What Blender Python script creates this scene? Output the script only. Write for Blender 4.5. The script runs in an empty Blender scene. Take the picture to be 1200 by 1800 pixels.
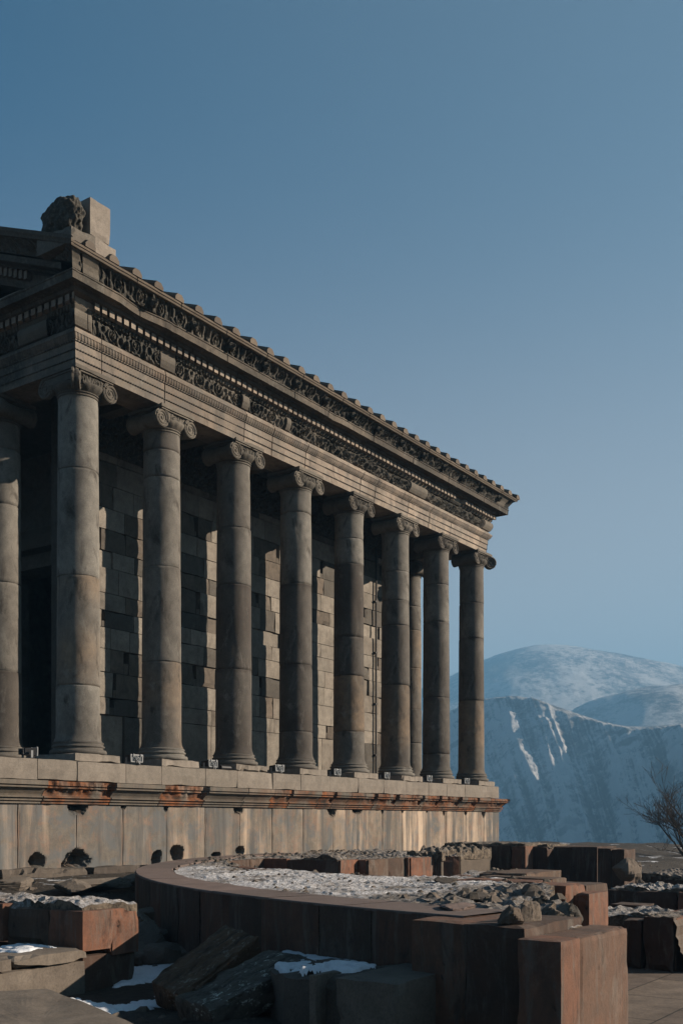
import bpy, math, random
import numpy as np
from mathutils import Vector, noise, Matrix
random.seed(7); rng = np.random.default_rng(7)
R = math.radians
SC = bpy.context.scene
COL = SC.collection

# ------------------------------------------------------------------ camera, sky, sun, exposure
F = 1836.6; TH = R(34.78); HY = 1444.4; CH = 1.6
DX = np.array([math.sin(TH), math.cos(TH)]); DN = np.array([-math.cos(TH), math.sin(TH)])
P0 = np.array([-4.504, 17.846])
CAM = Vector((-float(P0 @ DX), -float(P0 @ DN), CH))
cd = bpy.data.cameras.new('camera'); cam = bpy.data.objects.new('camera', cd); COL.objects.link(cam)
cam.location = CAM
cam.rotation_euler = (R(90), 0, -(math.pi/2 - TH))
cd.sensor_fit = 'VERTICAL'; cd.sensor_height = 36; cd.lens = 36*F/1800
cd.shift_y = (HY-900)/1800; cd.clip_start = .1; cd.clip_end = 20000
SC.camera = cam
SC.render.resolution_x = 682; SC.render.resolution_y = 1024

SKY_TINT = (.0, .34, .44); SKY_GLOW = (1.2, 1.3, 1.1); SKY_LOW = (3.1, 2.1, 1.1)
SUN_EL = 22; SUN_AZ = 140       # azimuth clockwise from +Y
world = bpy.data.worlds.new('World'); SC.world = world; world.use_nodes = True
wn = world.node_tree; wn.nodes.clear()
sky = wn.nodes.new('ShaderNodeTexSky'); sky.sky_type = 'NISHITA'; sky.sun_disc = False
sky.sun_elevation = R(SUN_EL); sky.sun_rotation = R(SUN_AZ)
sky.altitude = 1400; sky.air_density = 1.0; sky.dust_density = 2.2; sky.ozone_density = 4.0
bg = wn.nodes.new('ShaderNodeBackground'); bg.inputs[1].default_value = .05
wo = wn.nodes.new('ShaderNodeOutputWorld')
def _wn(t, **k):
    n = wn.nodes.new(t)
    for a_, v_ in k.items(): setattr(n, a_, v_)
    return n
# white balance of the sky, the pale glow on the sun's side and the whitish band of winter haze low down
_tc = _wn('ShaderNodeTexCoord'); _dot = _wn('ShaderNodeVectorMath', operation='DOT_PRODUCT')
wn.links.new(_tc.outputs['Generated'], _dot.inputs[0]); _dot.inputs[1].default_value = (math.sin(R(SUN_AZ)), math.cos(R(SUN_AZ)), 0)
_mr = _wn('ShaderNodeMapRange'); wn.links.new(_dot.outputs['Value'], _mr.inputs[0])
for _i, _v in zip((1, 2, 3, 4), (-.22, .5, 0, .84)): _mr.inputs[_i].default_value = _v
_t = _wn('ShaderNodeVectorMath', operation='MULTIPLY'); wn.links.new(sky.outputs[0], _t.inputs[0]); _t.inputs[1].default_value = SKY_TINT
_g = _wn('ShaderNodeVectorMath', operation='SCALE'); _g.inputs[0].default_value = SKY_GLOW; wn.links.new(_mr.outputs[0], _g.inputs['Scale'])
_s = _wn('ShaderNodeVectorMath', operation='ADD'); wn.links.new(_t.outputs[0], _s.inputs[0]); wn.links.new(_g.outputs[0], _s.inputs[1])
_sx = _wn('ShaderNodeSeparateXYZ'); wn.links.new(_tc.outputs['Generated'], _sx.inputs[0])
_m2 = _wn('ShaderNodeMapRange'); _m2.interpolation_type = 'SMOOTHERSTEP'; wn.links.new(_sx.outputs[2], _m2.inputs[0])
for _i, _v in zip((1, 2, 3, 4), (.0, .62, 1, 0)): _m2.inputs[_i].default_value = _v
_h = _wn('ShaderNodeVectorMath', operation='SCALE'); _h.inputs[0].default_value = SKY_LOW; wn.links.new(_m2.outputs[0], _h.inputs['Scale'])
_s2 = _wn('ShaderNodeVectorMath', operation='ADD'); wn.links.new(_s.outputs[0], _s2.inputs[0]); wn.links.new(_h.outputs[0], _s2.inputs[1])
wn.links.new(_s2.outputs[0], bg.inputs[0]); wn.links.new(bg.outputs[0], wo.inputs[0])
sl = bpy.data.lights.new('sun', 'SUN'); sl.energy = 5.0; sl.angle = R(.5); sl.color = (1, .84, .67)
so = bpy.data.objects.new('sun', sl); COL.objects.link(so)
_a, _e = R(SUN_AZ), R(SUN_EL)
to_sun = Vector((math.sin(_a)*math.cos(_e), math.cos(_a)*math.cos(_e), math.sin(_e)))
so.rotation_euler = to_sun.to_track_quat('Z', 'Y').to_euler()
so.location = (0, -20, 30)
SC.view_settings.view_transform = 'Standard'; SC.view_settings.look = 'None'
SC.view_settings.exposure = 1.57; SC.view_settings.gamma = 1

# ------------------------------------------------------------------ measuring helpers (survey of the site)
def cxy(X, Y): return P0 + X*DX + Y*DN
def GZ(px, py, Z):                 # ground point seen at a pixel for a known height
    z = F*(CH-Z)/(py-HY); c = np.array([(px-600)/F*z, z]) - P0
    return float(c @ DX), float(c @ DN)
def XatY(px, Y):
    u = (px-600)/F
    return float((u*(P0[1]+Y*DN[1])-P0[0]-Y*DN[0])/(DX[0]-u*DX[1]))
def YatX(px, X):
    u = (px-600)/F
    return float((u*(P0[1]+X*DX[1])-P0[0]-X*DX[0])/(DN[0]-u*DN[1]))
def ZatXY(py, X, Y): return CH+(HY-py)*float(cxy(X, Y)[1])/F

# ------------------------------------------------------------------ materials
def newmat(name):
    m = bpy.data.materials.new(name); m.use_nodes = True
    nt = m.node_tree; b = nt.nodes['Principled BSDF']; b.inputs['Roughness'].default_value = .9
    b.inputs['Specular IOR Level'].default_value = .25
    return m, nt, b
def N(nt, t, **k):
    n = nt.nodes.new(t)
    for a, v in k.items(): setattr(n, a, v)
    return n
def noise_n(nt, vec, scale, detail=5, rough=.6, dist=0):
    n = N(nt, 'ShaderNodeTexNoise'); n.inputs['Scale'].default_value = scale
    n.inputs['Detail'].default_value = detail; n.inputs['Roughness'].default_value = rough
    n.inputs['Distortion'].default_value = dist
    nt.links.new(vec, n.inputs['Vector']); return n.outputs['Fac']
def ramp(nt, fac, pts):
    r = N(nt, 'ShaderNodeValToRGB'); el = r.color_ramp.elements
    while len(el) < len(pts): el.new(.5)
    for e, (p, c) in zip(el, pts):
        e.position = p; e.color = (c, c, c, 1) if not hasattr(c, '__len__') else (*c, 1)
    nt.links.new(fac, r.inputs[0]); return r.outputs[0]
def mix(nt, fac, a, b, mode='MIX'):
    m = N(nt, 'ShaderNodeMix'); m.data_type = 'RGBA'; m.blend_type = mode
    for s, v in ((m.inputs[0], fac), (m.inputs[6], a), (m.inputs[7], b)):
        if isinstance(v, (int, float)): s.default_value = v
        elif isinstance(v, tuple): s.default_value = (*v, 1)
        else: nt.links.new(v, s)
    return m.outputs[2]
def mapping(nt, vec, scale):
    m = N(nt, 'ShaderNodeMapping'); m.inputs['Scale'].default_value = scale
    nt.links.new(vec, m.inputs['Vector']); return m.outputs[0]
def attr(nt, name):
    a = N(nt, 'ShaderNodeAttribute'); a.attribute_name = name; return a.outputs['Fac']
def math_n(nt, op, a, b=0.0):
    m = N(nt, 'ShaderNodeMath', operation=op)
    for s, v in zip(m.inputs, (a, b)):
        if isinstance(v, (int, float)): s.default_value = v
        else: nt.links.new(v, s)
    return m.outputs[0]

ALB = .60
def lay(nt, b, c):
    nt.links.new(mix(nt, 1.0, c, (ALB, ALB, ALB), 'MULTIPLY'), b.inputs['Base Color'])
def stone(name, cold, cnew, patch=(.09, .075, .06), patch_amt=.6, rust=None, rust0=(.06, .045, .035), vpit=1.0, tuffstreak=0, streak=0, bump=.5, pit=.35, scale=1.0, snow=0.0, pale=0, fleck=0):
    """weathered stone. mesh attributes: tone (block shade 0..1), dark (old patina, darkened holes, painted west-side shade), rust"""
    m, nt, b = newmat(name)
    tc = N(nt, 'ShaderNodeTexCoord').outputs['Object']
    vec = mapping(nt, tc, (scale,)*3)
    c = mix(nt, attr(nt, 'tone'), cold, cnew)
    big = noise_n(nt, vec, 1.1, 6, .65, .4)
    c = mix(nt, math_n(nt, 'MULTIPLY', ramp(nt, big, [(.42, 0), (.68, 1)]), patch_amt), c, patch)
    mid = noise_n(nt, vec, 6, 8, .7)
    c = mix(nt, ramp(nt, mid, [(.3, .0), (.7, 1.)]), mix(nt, .42, c, (.03, .028, .025)), c)
    fine = noise_n(nt, vec, 55, 6, .75)
    c = mix(nt, 1.0, c, ramp(nt, fine, [(.25, .62), (.5, 1.0), (.8, 1.25)]), 'MULTIPLY')
    if streak:
        warp = mix(nt, .06, tc, mix(nt, 1.0, tc, noise_n(nt, tc, 2.5, 4, .6), 'ADD'))
        s1 = noise_n(nt, mapping(nt, warp, (1.7, 1.7, .10)), 1.6, 7, .66, .2)
        fade = math_n(nt, 'MULTIPLY', ramp(nt, noise_n(nt, tc, .8, 4, .6), [(.38, .25), (.62, 1)]), ramp(nt, attr(nt, 'tone'), [(.05, .3), (.7, 1)]))
        mo = noise_n(nt, tc, 3.2, 7, .7, .5)
        c = mix(nt, math_n(nt, 'MULTIPLY', ramp(nt, mo, [(.48, 0), (.60, 1)]), .8*streak), c, (.25, .165, .125))
        mo2 = noise_n(nt, tc, 2.3, 7, .7, .5)
        c = mix(nt, math_n(nt, 'MULTIPLY', ramp(nt, mo2, [(.47, 0), (.58, 1)]), .95*streak), c, (.135, .145, .15))
        c = mix(nt, math_n(nt, 'MULTIPLY', math_n(nt, 'MULTIPLY', ramp(nt, s1, [(.47, 0), (.60, 1)]), fade), streak), c, (.70, .54, .40))
        s2 = noise_n(nt, mapping(nt, warp, (2.3, 2.3, .2)), 1.3, 6, .62, .3)
        c = mix(nt, math_n(nt, 'MULTIPLY', ramp(nt, s2, [(.51, 0), (.62, 1)]), .9*streak), c, (.10, .10, .098))
        s3 = noise_n(nt, mapping(nt, warp, (4.5, 4.5, .45)), 1.9, 7, .7, .6)
        c = mix(nt, math_n(nt, 'MULTIPLY', ramp(nt, s3, [(.60, 0), (.72, 1)]), .55*streak), c, (.20, .10, .05))
    if rust:
        rn = noise_n(nt, vec, 4, 7, .7, .5)
        rc = mix(nt, ramp(nt, rn, [(.35, 0), (.62, 1)]), rust0, rust)
        c = mix(nt, attr(nt, 'rust'), c, rc)
    lich = noise_n(nt, vec, 17, 6, .75, .2)
    dk = mix(nt, ramp(nt, lich, [(.48, 0), (.68, 1)]), (.045, .043, .037), (.15, .135, .11))
    c = mix(nt, attr(nt, 'dark'), c, dk)
    if pale:
        pm = noise_n(nt, mapping(nt, tc, (1, 1, .55)), 2.6, 8, .72, .6)
        c = mix(nt, math_n(nt, 'MULTIPLY', ramp(nt, pm, [(.56, 0), (.70, 1)]), pale), c, (.36, .34, .30))
        pm2 = noise_n(nt, mapping(nt, tc, (1.3, 1.3, .5)), 3.4, 8, .7, .6)
        c = mix(nt, math_n(nt, 'MULTIPLY', ramp(nt, pm2, [(.55, 0), (.68, 1)]), min(1, pale*1.8)), c, (.055, .047, .038))
    if fleck:
        fm = math_n(nt, 'MULTIPLY', ramp(nt, noise_n(nt, mapping(nt, tc, (1, .5, 1)), 34, 5, .7, .4), [(.56, 0), (.62, 1)]), ramp(nt, noise_n(nt, tc, 4.5, 4, .6), [(.45, 0), (.6, 1)]))
        c = mix(nt, math_n(nt, 'MULTIPLY', fm, fleck), c, (.55, .58, .52))
        rb = noise_n(nt, mapping(nt, tc, (14, 1.6, 5)), 1.5, 6, .65, .4)
        c = mix(nt, ramp(nt, rb, [(.36, .75), (.52, 0)]), c, (.012, .009, .007))
    if tuffstreak:
        ts_ = noise_n(nt, mapping(nt, tc, (5, 5, .7)), 2.2, 6, .7, .5)
        c = mix(nt, math_n(nt, 'MULTIPLY', ramp(nt, ts_, [(.52, 0), (.66, 1)]), tuffstreak), c, (.17, .15, .13))
        ts2 = noise_n(nt, mapping(nt, tc, (3, 3, 1.1)), 2.7, 6, .7, .7)
        c = mix(nt, math_n(nt, 'MULTIPLY', ramp(nt, ts2, [(.55, 0), (.66, 1)]), tuffstreak), c, (.055, .038, .03))
    # pits
    vo = N(nt, 'ShaderNodeTexVoronoi'); vo.inputs['Scale'].default_value = 12 if vpit < 1 else 26
    nt.links.new(mapping(nt, mix(nt, .12, vec, mix(nt, 1.0, vec, fine, 'ADD')), (1, 1, vpit)), vo.inputs['Vector'])
    sel = noise_n(nt, vec, 9, 3, .5)
    pitm = math_n(nt, 'MULTIPLY', ramp(nt, vo.outputs['Distance'], [(.10, 1), (.2, 0)]), ramp(nt, sel, [(.55, 0), (.62, 1)]))
    c = mix(nt, math_n(nt, 'MULTIPLY', pitm, pit), c, (.03, .026, .022))
    if snow:
        ge = N(nt, 'ShaderNodeNewGeometry'); sx = N(nt, 'ShaderNodeSeparateXYZ'); nt.links.new(ge.outputs['Normal'], sx.inputs[0])
        sn = math_n(nt, 'MULTIPLY', ramp(nt, sx.outputs[2], [(.75, 0), (.95, 1)]), ramp(nt, noise_n(nt, vec, 5, 8, .75, .6), [(.62-snow*.25, 0), (.66-snow*.2, 1)]))
        c = mix(nt, sn, c, (.7, .72, .76))
    lay(nt, b, c)
    h = math_n(nt, 'ADD', math_n(nt, 'MULTIPLY', mid, .6), math_n(nt, 'MULTIPLY', fine, .22))
    h = math_n(nt, 'SUBTRACT', h, math_n(nt, 'MULTIPLY', pitm, .5))
    bp = N(nt, 'ShaderNodeBump'); bp.inputs['Strength'].default_value = bump; bp.inputs['Distance'].default_value = .02
    nt.links.new(h, bp.inputs['Height']); nt.links.new(bp.outputs[0], b.inputs['Normal'])
    return m

M = {}
M['column'] = stone('column_basalt', (.085, .068, .056), (.30, .28, .245), patch=(.09, .08, .07), patch_amt=.7, rust=(.30, .215, .14), rust0=(.15, .11, .08), bump=.5, pit=.8, pale=.5)
M['wall'] = stone('cella_basalt', (.115, .105, .092), (.46, .41, .345), patch=(.10, .085, .07), patch_amt=.5, rust=(.22, .178, .14), rust0=(.11, .088, .07), bump=.7, pale=.25)
M['arch'] = stone('architrave_stone', (.18, .155, .125), (.52, .43, .345), patch=(.15, .12, .10), patch_amt=.55, bump=.45, streak=.3, pale=.3)
M['carve'] = stone('carved_stone', (.11, .095, .08), (.25, .22, .18), patch_amt=.5, bump=.6)
M['corn'] = stone('cornice_stone', (.09, .074, .06), (.25, .205, .16), patch=(.05, .043, .036), patch_amt=.85, bump=.7, pale=.4)
M['slab'] = stone('stylobate_stone', (.28, .245, .205), (.37, .32, .27), patch=(.20, .17, .145), patch_amt=.4, bump=.25, pit=.15)
M['podium'] = stone('podium_stained_stone', (.18, .168, .15), (.39, .31, .235), patch=(.13, .11, .09), patch_amt=.5, streak=.9, bump=.4, pit=.2)
M['pcorn'] = stone('podium_cornice_stone', (.11, .10, .085), (.24, .21, .17), patch_amt=.4, rust=(.27, .098, .036), bump=.5, streak=.2)
M['tuff'] = stone('red_tuff', (.040, .030, .025), (.165, .12, .087), patch=(.085, .06, .045), patch_amt=.5, rust=(.27, .118, .07), rust0=(.14, .07, .048), bump=.7, pit=1.0, vpit=.42, tuffstreak=.7, pale=.25)
M['tufftop'] = stone('red_tuff_coping', (.19, .145, .13), (.27, .195, .17), patch=(.16, .125, .11), patch_amt=.5, bump=.2, pit=.35)
M['rock'] = stone('rough_rock', (.09, .075, .06), (.24, .19, .15), patch=(.06, .05, .04), patch_amt=.5, bump=.9, pit=.3)
M['lich'] = stone('brown_ribbed_slab', (.13, .075, .045), (.20, .12, .075), patch=(.07, .05, .035), patch_amt=.5, fleck=.35, bump=1.0, pit=.3)
M['lichg'] = stone('grey_lichen_slab', (.10, .085, .07), (.19, .165, .14), patch=(.06, .05, .042), patch_amt=.5, fleck=1.0, bump=1.0, pit=.3)
M['grey'] = stone('grey_slab', (.10, .083, .07), (.31, .26, .21), patch=(.12, .095, .08), patch_amt=.5, bump=.45, pit=.4)
M['tile'] = stone('roof_tile_stone', (.16, .13, .105), (.28, .225, .17), patch=(.10, .07, .05), patch_amt=.5, bump=.3)

def rubble_mat():
    m, nt, b = newmat('rubble_core_with_frost')
    tc = N(nt, 'ShaderNodeTexCoord').outputs['Object']
    a = noise_n(nt, tc, 11, 8, .8, .4); g = noise_n(nt, tc, 1.6, 6, .7); f = noise_n(nt, tc, 48, 7, .9)
    c = mix(nt, ramp(nt, a, [(.40, 0), (.60, 1)]), (.045, .035, .028), (.30, .24, .18))
    fr = math_n(nt, 'MULTIPLY', ramp(nt, f, [(.46, 0), (.52, 1)]), attr(nt, 'frost'))
    ge = N(nt, 'ShaderNodeNewGeometry'); sx = N(nt, 'ShaderNodeSeparateXYZ'); nt.links.new(ge.outputs['Normal'], sx.inputs[0])
    fr = math_n(nt, 'MULTIPLY', fr, ramp(nt, sx.outputs[2], [(.45, 0), (.8, 1)]))
    fr = math_n(nt, 'MULTIPLY', fr, ramp(nt, g, [(.34, .25), (.52, 1)]))
    c = mix(nt, fr, c, (1.1, 1.1, 1.14))
    lay(nt, b, c)
    bp = N(nt, 'ShaderNodeBump'); bp.inputs['Strength'].default_value = 1; bp.inputs['Distance'].default_value = .03
    nt.links.new(math_n(nt, 'ADD', a, math_n(nt, 'MULTIPLY', f, .5)), bp.inputs['Height']); nt.links.new(bp.outputs[0], b.inputs['Normal'])
    return m
M['rubble'] = rubble_mat()
def ground_mat():
    m, nt, b = newmat('dark_soil_with_snow')
    tc = N(nt, 'ShaderNodeTexCoord').outputs['Object']
    a = noise_n(nt, tc, 14, 8, .75); g = noise_n(nt, tc, .9, 7, .7, .3)
    c = mix(nt, ramp(nt, a, [(.35, 0), (.65, 1)]), (.022, .019, .016), (.085, .07, .055))
    c = mix(nt, ramp(nt, g, [(.60, 0), (.63, 1)]), c, (.66, .69, .74))
    lay(nt, b, c)
    bp = N(nt, 'ShaderNodeBump'); bp.inputs['Strength'].default_value = .8; bp.inputs['Distance'].default_value = .04
    nt.links.new(a, bp.inputs['Height']); nt.links.new(bp.outputs[0], b.inputs['Normal'])
    return m
M['ground'] = ground_mat()
def snow_mat():
    m, nt, b = newmat('snow')
    tc = N(nt, 'ShaderNodeTexCoord').outputs['Object']
    a = noise_n(nt, tc, 18, 6, .7)
    nt.links.new(mix(nt, a, (.36, .38, .42), (.62, .64, .67)), b.inputs['Base Color'])
    bp = N(nt, 'ShaderNodeBump'); bp.inputs['Strength'].default_value = .5; bp.inputs['Distance'].default_value = .02
    nt.links.new(a, bp.inputs['Height']); nt.links.new(bp.outputs[0], b.inputs['Normal'])
    b.inputs['Roughness'].default_value = .7
    return m
M['snow'] = snow_mat()
def paving_mat():
    m, nt, b = newmat('stone_paving')
    tc = N(nt, 'ShaderNodeTexCoord').outputs['Object']
    br = N(nt, 'ShaderNodeTexBrick'); nt.links.new(tc, br.inputs['Vector'])
    br.inputs['Scale'].default_value = 1; br.inputs['Brick Width'].default_value = 1.1; br.inputs['Row Height'].default_value = .7
    br.inputs['Mortar Size'].default_value = .008; br.inputs['Color1'].default_value = (.21, .165, .13, 1)
    br.inputs['Color2'].default_value = (.155, .12, .10, 1); br.inputs['Mortar'].default_value = (.04, .035, .03, 1)
    a = noise_n(nt, tc, 3, 8, .7); f = noise_n(nt, tc, 40, 5, .7)
    c = mix(nt, 1.0, br.outputs[0], ramp(nt, a, [(.3, .55), (.7, 1.25)]), 'MULTIPLY')
    c = mix(nt, 1.0, c, ramp(nt, f, [(.3, .75), (.7, 1.15)]), 'MULTIPLY')
    lay(nt, b, c)
    bp = N(nt, 'ShaderNodeBump'); bp.inputs['Strength'].default_value = .5; bp.inputs['Distance'].default_value = .015
    h = math_n(nt, 'SUBTRACT', math_n(nt, 'ADD', a, math_n(nt, 'MULTIPLY', f, .3)), br.outputs['Fac'])
    nt.links.new(h, bp.inputs['Height']); nt.links.new(bp.outputs[0], b.inputs['Normal'])
    return m
M['paving'] = paving_mat()
def hill_mat():
    m, nt, b = newmat('snow_dusted_hillside')
    tc = N(nt, 'ShaderNodeTexCoord').outputs['Object']
    a = noise_n(nt, tc, .012, 9, .72, .3); g = noise_n(nt, tc, .0022, 6, .6, .3); f = noise_n(nt, tc, .075, 8, .85)
    s = math_n(nt, 'ADD', math_n(nt, 'MULTIPLY', a, .30), math_n(nt, 'MULTIPLY', g, .15))
    s = math_n(nt, 'ADD', s, math_n(nt, 'MULTIPLY', f, .55))
    s = math_n(nt, 'ADD', s, math_n(nt, 'MULTIPLY', attr(nt, 'scree'), .11))
    c = mix(nt, ramp(nt, s, [(.45, 0), (.505, .35), (.56, 1)]), (.05, .04, .03), (.64, .625, .615))
    vo = N(nt, 'ShaderNodeTexVoronoi'); vo.inputs['Scale'].default_value = .045; nt.links.new(tc, vo.inputs['Vector'])
    bush = math_n(nt, 'MULTIPLY', ramp(nt, vo.outputs['Distance'], [(.22, 1), (.36, 0)]), ramp(nt, noise_n(nt, tc, .008, 4, .6), [(.45, 0), (.6, 1)]))
    c = mix(nt, math_n(nt, 'MULTIPLY', bush, .8), c, (.03, .028, .022))
    lay(nt, b, c)
    bp = N(nt, 'ShaderNodeBump'); bp.inputs['Strength'].default_value = .9; bp.inputs['Distance'].default_value = 5
    nt.links.new(math_n(nt, 'ADD', a, math_n(nt, 'MULTIPLY', f, .4)), bp.inputs['Height']); nt.links.new(bp.outputs[0], b.inputs['Normal'])
    return m
M['hill'] = hill_mat()
def plain(name, col, rough=.6, metal=0):
    m, nt, b = newmat(name); b.inputs['Roughness'].default_value = rough; b.inputs['Metallic'].default_value = metal
    tc = N(nt, 'ShaderNodeTexCoord').outputs['Object']
    a = noise_n(nt, tc, 30, 5, .7)
    nt.links.new(mix(nt, a, tuple(v*.7 for v in col), tuple(min(1, v*1.2) for v in col)), b.inputs['Base Color'])
    return m
M['white'] = plain('white_painted_metal', (.17, .175, .18), .45)
M['black'] = plain('black_metal', (.02, .02, .022), .5)
M['glass'] = plain('lamp_glass', (.10, .105, .11), .12)
M['bark'] = plain('bark', (.055, .042, .035), .9)
M['dark_iron'] = plain('dark_iron_pipe', (.02, .018, .016), .6)

# ------------------------------------------------------------------ mesh helpers
class MB:
    def __init__(s): s.v = []; s.f = []; s.tone = []; s.dark = []; s.rust = []
    def add(s, vs, fs, tone=.5, dark=0., rust=0.):
        o = len(s.v); s.v.extend([tuple(p) for p in vs]); s.f.extend([tuple(i+o for i in f) for f in fs])
        n = len(vs)
        for L, x in ((s.tone, tone), (s.dark, dark), (s.rust, rust)):
            L.extend(list(x) if hasattr(x, '__len__') else [x]*n)
        return s
    def grid(s, P, close_u=False, **k):      # P [nu][nv] of points
        nu, nv = len(P), len(P[0]); vs = [p for r in P for p in r]; fs = []
        for i in range(nu if close_u else nu-1):
            for j in range(nv-1):
                a = i*nv+j; b = ((i+1) % nu)*nv+j
                fs.append((a, b, b+1, a+1))
        return s.add(vs, fs, **k)
    def box(s, x0, x1, y0, y1, z0, z1, **k):
        vs = [(x, y, z) for x in (x0, x1) for y in (y0, y1) for z in (z0, z1)]
        fs = [(0, 1, 3, 2), (4, 6, 7, 5), (0, 4, 5, 1), (2, 3, 7, 6), (0, 2, 6, 4), (1, 5, 7, 3)]
        return s.add(vs, fs, **k)
    def rough_box(s, x0, x1, y0, y1, z0, z1, cell=.08, amp=.008, chip=.03, seed=0., tops=None, freq=3.0, **k):
        """subdivided block with worn surface and chipped arrises; tops(x,y)->dz lets the top be uneven"""
        nx = max(1, int((x1-x0)/cell)); ny = max(1, int((y1-y0)/cell)); nz = max(1, int((z1-z0)/cell))
        idx = {}; vs = []; fs = []
        def gv(i, j, l):
            q = (i, j, l)
            if q not in idx:
                x = x0+(x1-x0)*i/nx; y = y0+(y1-y0)*j/ny; z = z0+(z1-z0)*l/nz
                p = Vector((x, y, z)); d = noise.noise_vector(p*freq+Vector((seed, seed*1.7, 0)))*amp
                d += noise.noise_vector(p*freq*4+Vector((seed, 3, 1)))*amp*.4
                e = (i in (0, nx))+(j in (0, ny))+(l in (0, nz))
                if e >= 2:
                    c = max(0, noise.noise(p*2.3+Vector((seed*3, 1, 9)))+.35*noise.noise(p*9)-.05)*chip*2.2+.004
                    cx, cy, cz = (x0+x1)/2, (y0+y1)/2, (z0+z1)/2
                    dv = Vector((((i == 0)-(i == nx)), ((j == 0)-(j == ny)), ((l == 0)-(l == nz))))
                    d += dv*c
                if tops and l == nz: d.z += tops(x, y)
                idx[q] = len(vs); vs.append(tuple(p+d))
            return idx[q]
        for i in range(nx):
            for j in range(ny):
                fs.append((gv(i, j, 0), gv(i, j+1, 0), gv(i+1, j+1, 0), gv(i+1, j, 0)))
                fs.append((gv(i, j, nz), gv(i+1, j, nz), gv(i+1, j+1, nz), gv(i, j+1, nz)))
        for i in range(nx):
            for l in range(nz):
                fs.append((gv(i, 0, l), gv(i+1, 0, l), gv(i+1, 0, l+1), gv(i, 0, l+1)))
                fs.append((gv(i, ny, l), gv(i, ny, l+1), gv(i+1, ny, l+1), gv(i+1, ny, l)))
        for j in range(ny):
            for l in range(nz):
                fs.append((gv(0, j, l), gv(0, j, l+1), gv(0, j+1, l+1), gv(0, j+1, l)))
                fs.append((gv(nx, j, l), gv(nx, j+1, l), gv(nx, j+1, l+1), gv(nx, j, l+1)))
        return s.add(vs, fs, **k)
    def lathe(s, prof, seg=32, c=(0, 0), close=True, **k):
        P = [[(c[0]+r*math.cos(2*math.pi*i/seg), c[1]+r*math.sin(2*math.pi*i/seg), z) for (r, z) in prof] for i in range(seg)]
        s.grid(P, close_u=True, **k); return s
    def tube(s, pts, rad, seg=6, **k):
        P = []; pts = [Vector(p) for p in pts]; n = len(pts)
        up = Vector((0, 0, 1))
        for i, p in enumerate(pts):
            t = (pts[min(i+1, n-1)]-pts[max(i-1, 0)]).normalized()
            a = t.cross(up) if abs(t.z) < .95 else t.cross(Vector((1, 0, 0)))
            a.normalize(); b = t.cross(a); r = rad[i] if hasattr(rad, '__len__') else rad
            P.append([tuple(p+(a*math.cos(2*math.pi*j/seg)+b*math.sin(2*math.pi*j/seg))*r) for j in range(seg+1)])
        return s.grid(P, **k)
    def xf(s, mat):
        s.v = [tuple(mat @ Vector(p)) for p in s.v]; return s
    def build(s, name, mat, parent=None, smooth=False, label=None, **props):
        me = bpy.data.meshes.new(name); me.from_pydata(s.v, [], s.f); me.update()
        for nm in ('tone', 'dark', 'rust'):
            at = me.attributes.new(nm, 'FLOAT', 'POINT'); at.data.foreach_set('value', np.array(getattr(s, nm), dtype=np.float32))
        me.materials.append(mat)
        if smooth: me.polygons.foreach_set('use_smooth', [True]*len(me.polygons))
        o = bpy.data.objects.new(name, me); COL.objects.link(o)
        if parent is not None: o.parent = parent
        if label: o['label'] = label
        for k, v in props.items(): o[k] = v
        return o
def empty(name, label, cat, loc=(0, 0, 0), group=None):
    o = bpy.data.objects.new(name, None); COL.objects.link(o); o.location = loc
    o['label'] = label; o['category'] = cat
    if group: o['group'] = group
    o.empty_display_size = .3
    return o
def fbm(x, y, z, o=4):
    return noise.fractal(Vector((x, y, z)), 1.0, 2.0, o)

# ------------------------------------------------------------------ terrain
_TAB = {}
def interp(x, pts, w=1.0):
    key = id(pts)
    if key not in _TAB:
        xs, ys = zip(*pts); g = np.arange(-4200, 6200, 2.0); k = np.exp(-.5*(np.arange(-60, 61)*2/(17*w))**2)
        _TAB[key] = (g, np.convolve(np.pad(np.interp(g, xs, ys), 60, mode='edge'), k/k.sum(), 'valid'))
    return float(np.interp(x, *_TAB[key]))
CREST1 = [(-3000, 1430), (300, 1420), (600, 1330), (740, 1268), (790, 1250), (852, 1230), (906, 1221), (956, 1234), (1021, 1256), (1067, 1273), (1128, 1279), (1200, 1273), (1500, 1290), (2400, 1360), (5000, 1430)]
CREST2 = [(-3000, 1430), (200, 1400), (600, 1260), (740, 1215), (791, 1191), (852, 1164), (888, 1148), (920, 1139), (960, 1136), (999, 1141), (1050, 1144), (1092, 1153), (1146, 1166), (1200, 1178), (1400, 1230), (2200, 1360), (5000, 1430)]
CRESTM = [(-3000, 1440), (900, 1330), (1000, 1262), (1071, 1230), (1128, 1205), (1157, 1196), (1200, 1198), (1300, 1215), (1700, 1330), (5000, 1435)]
RC1, RM, RC2 = 900., 1280., 1900.
def smooth(a, b, x):
    t = min(1, max(0, (x-a)/(b-a))); return t*t*(3-2*t)
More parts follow.
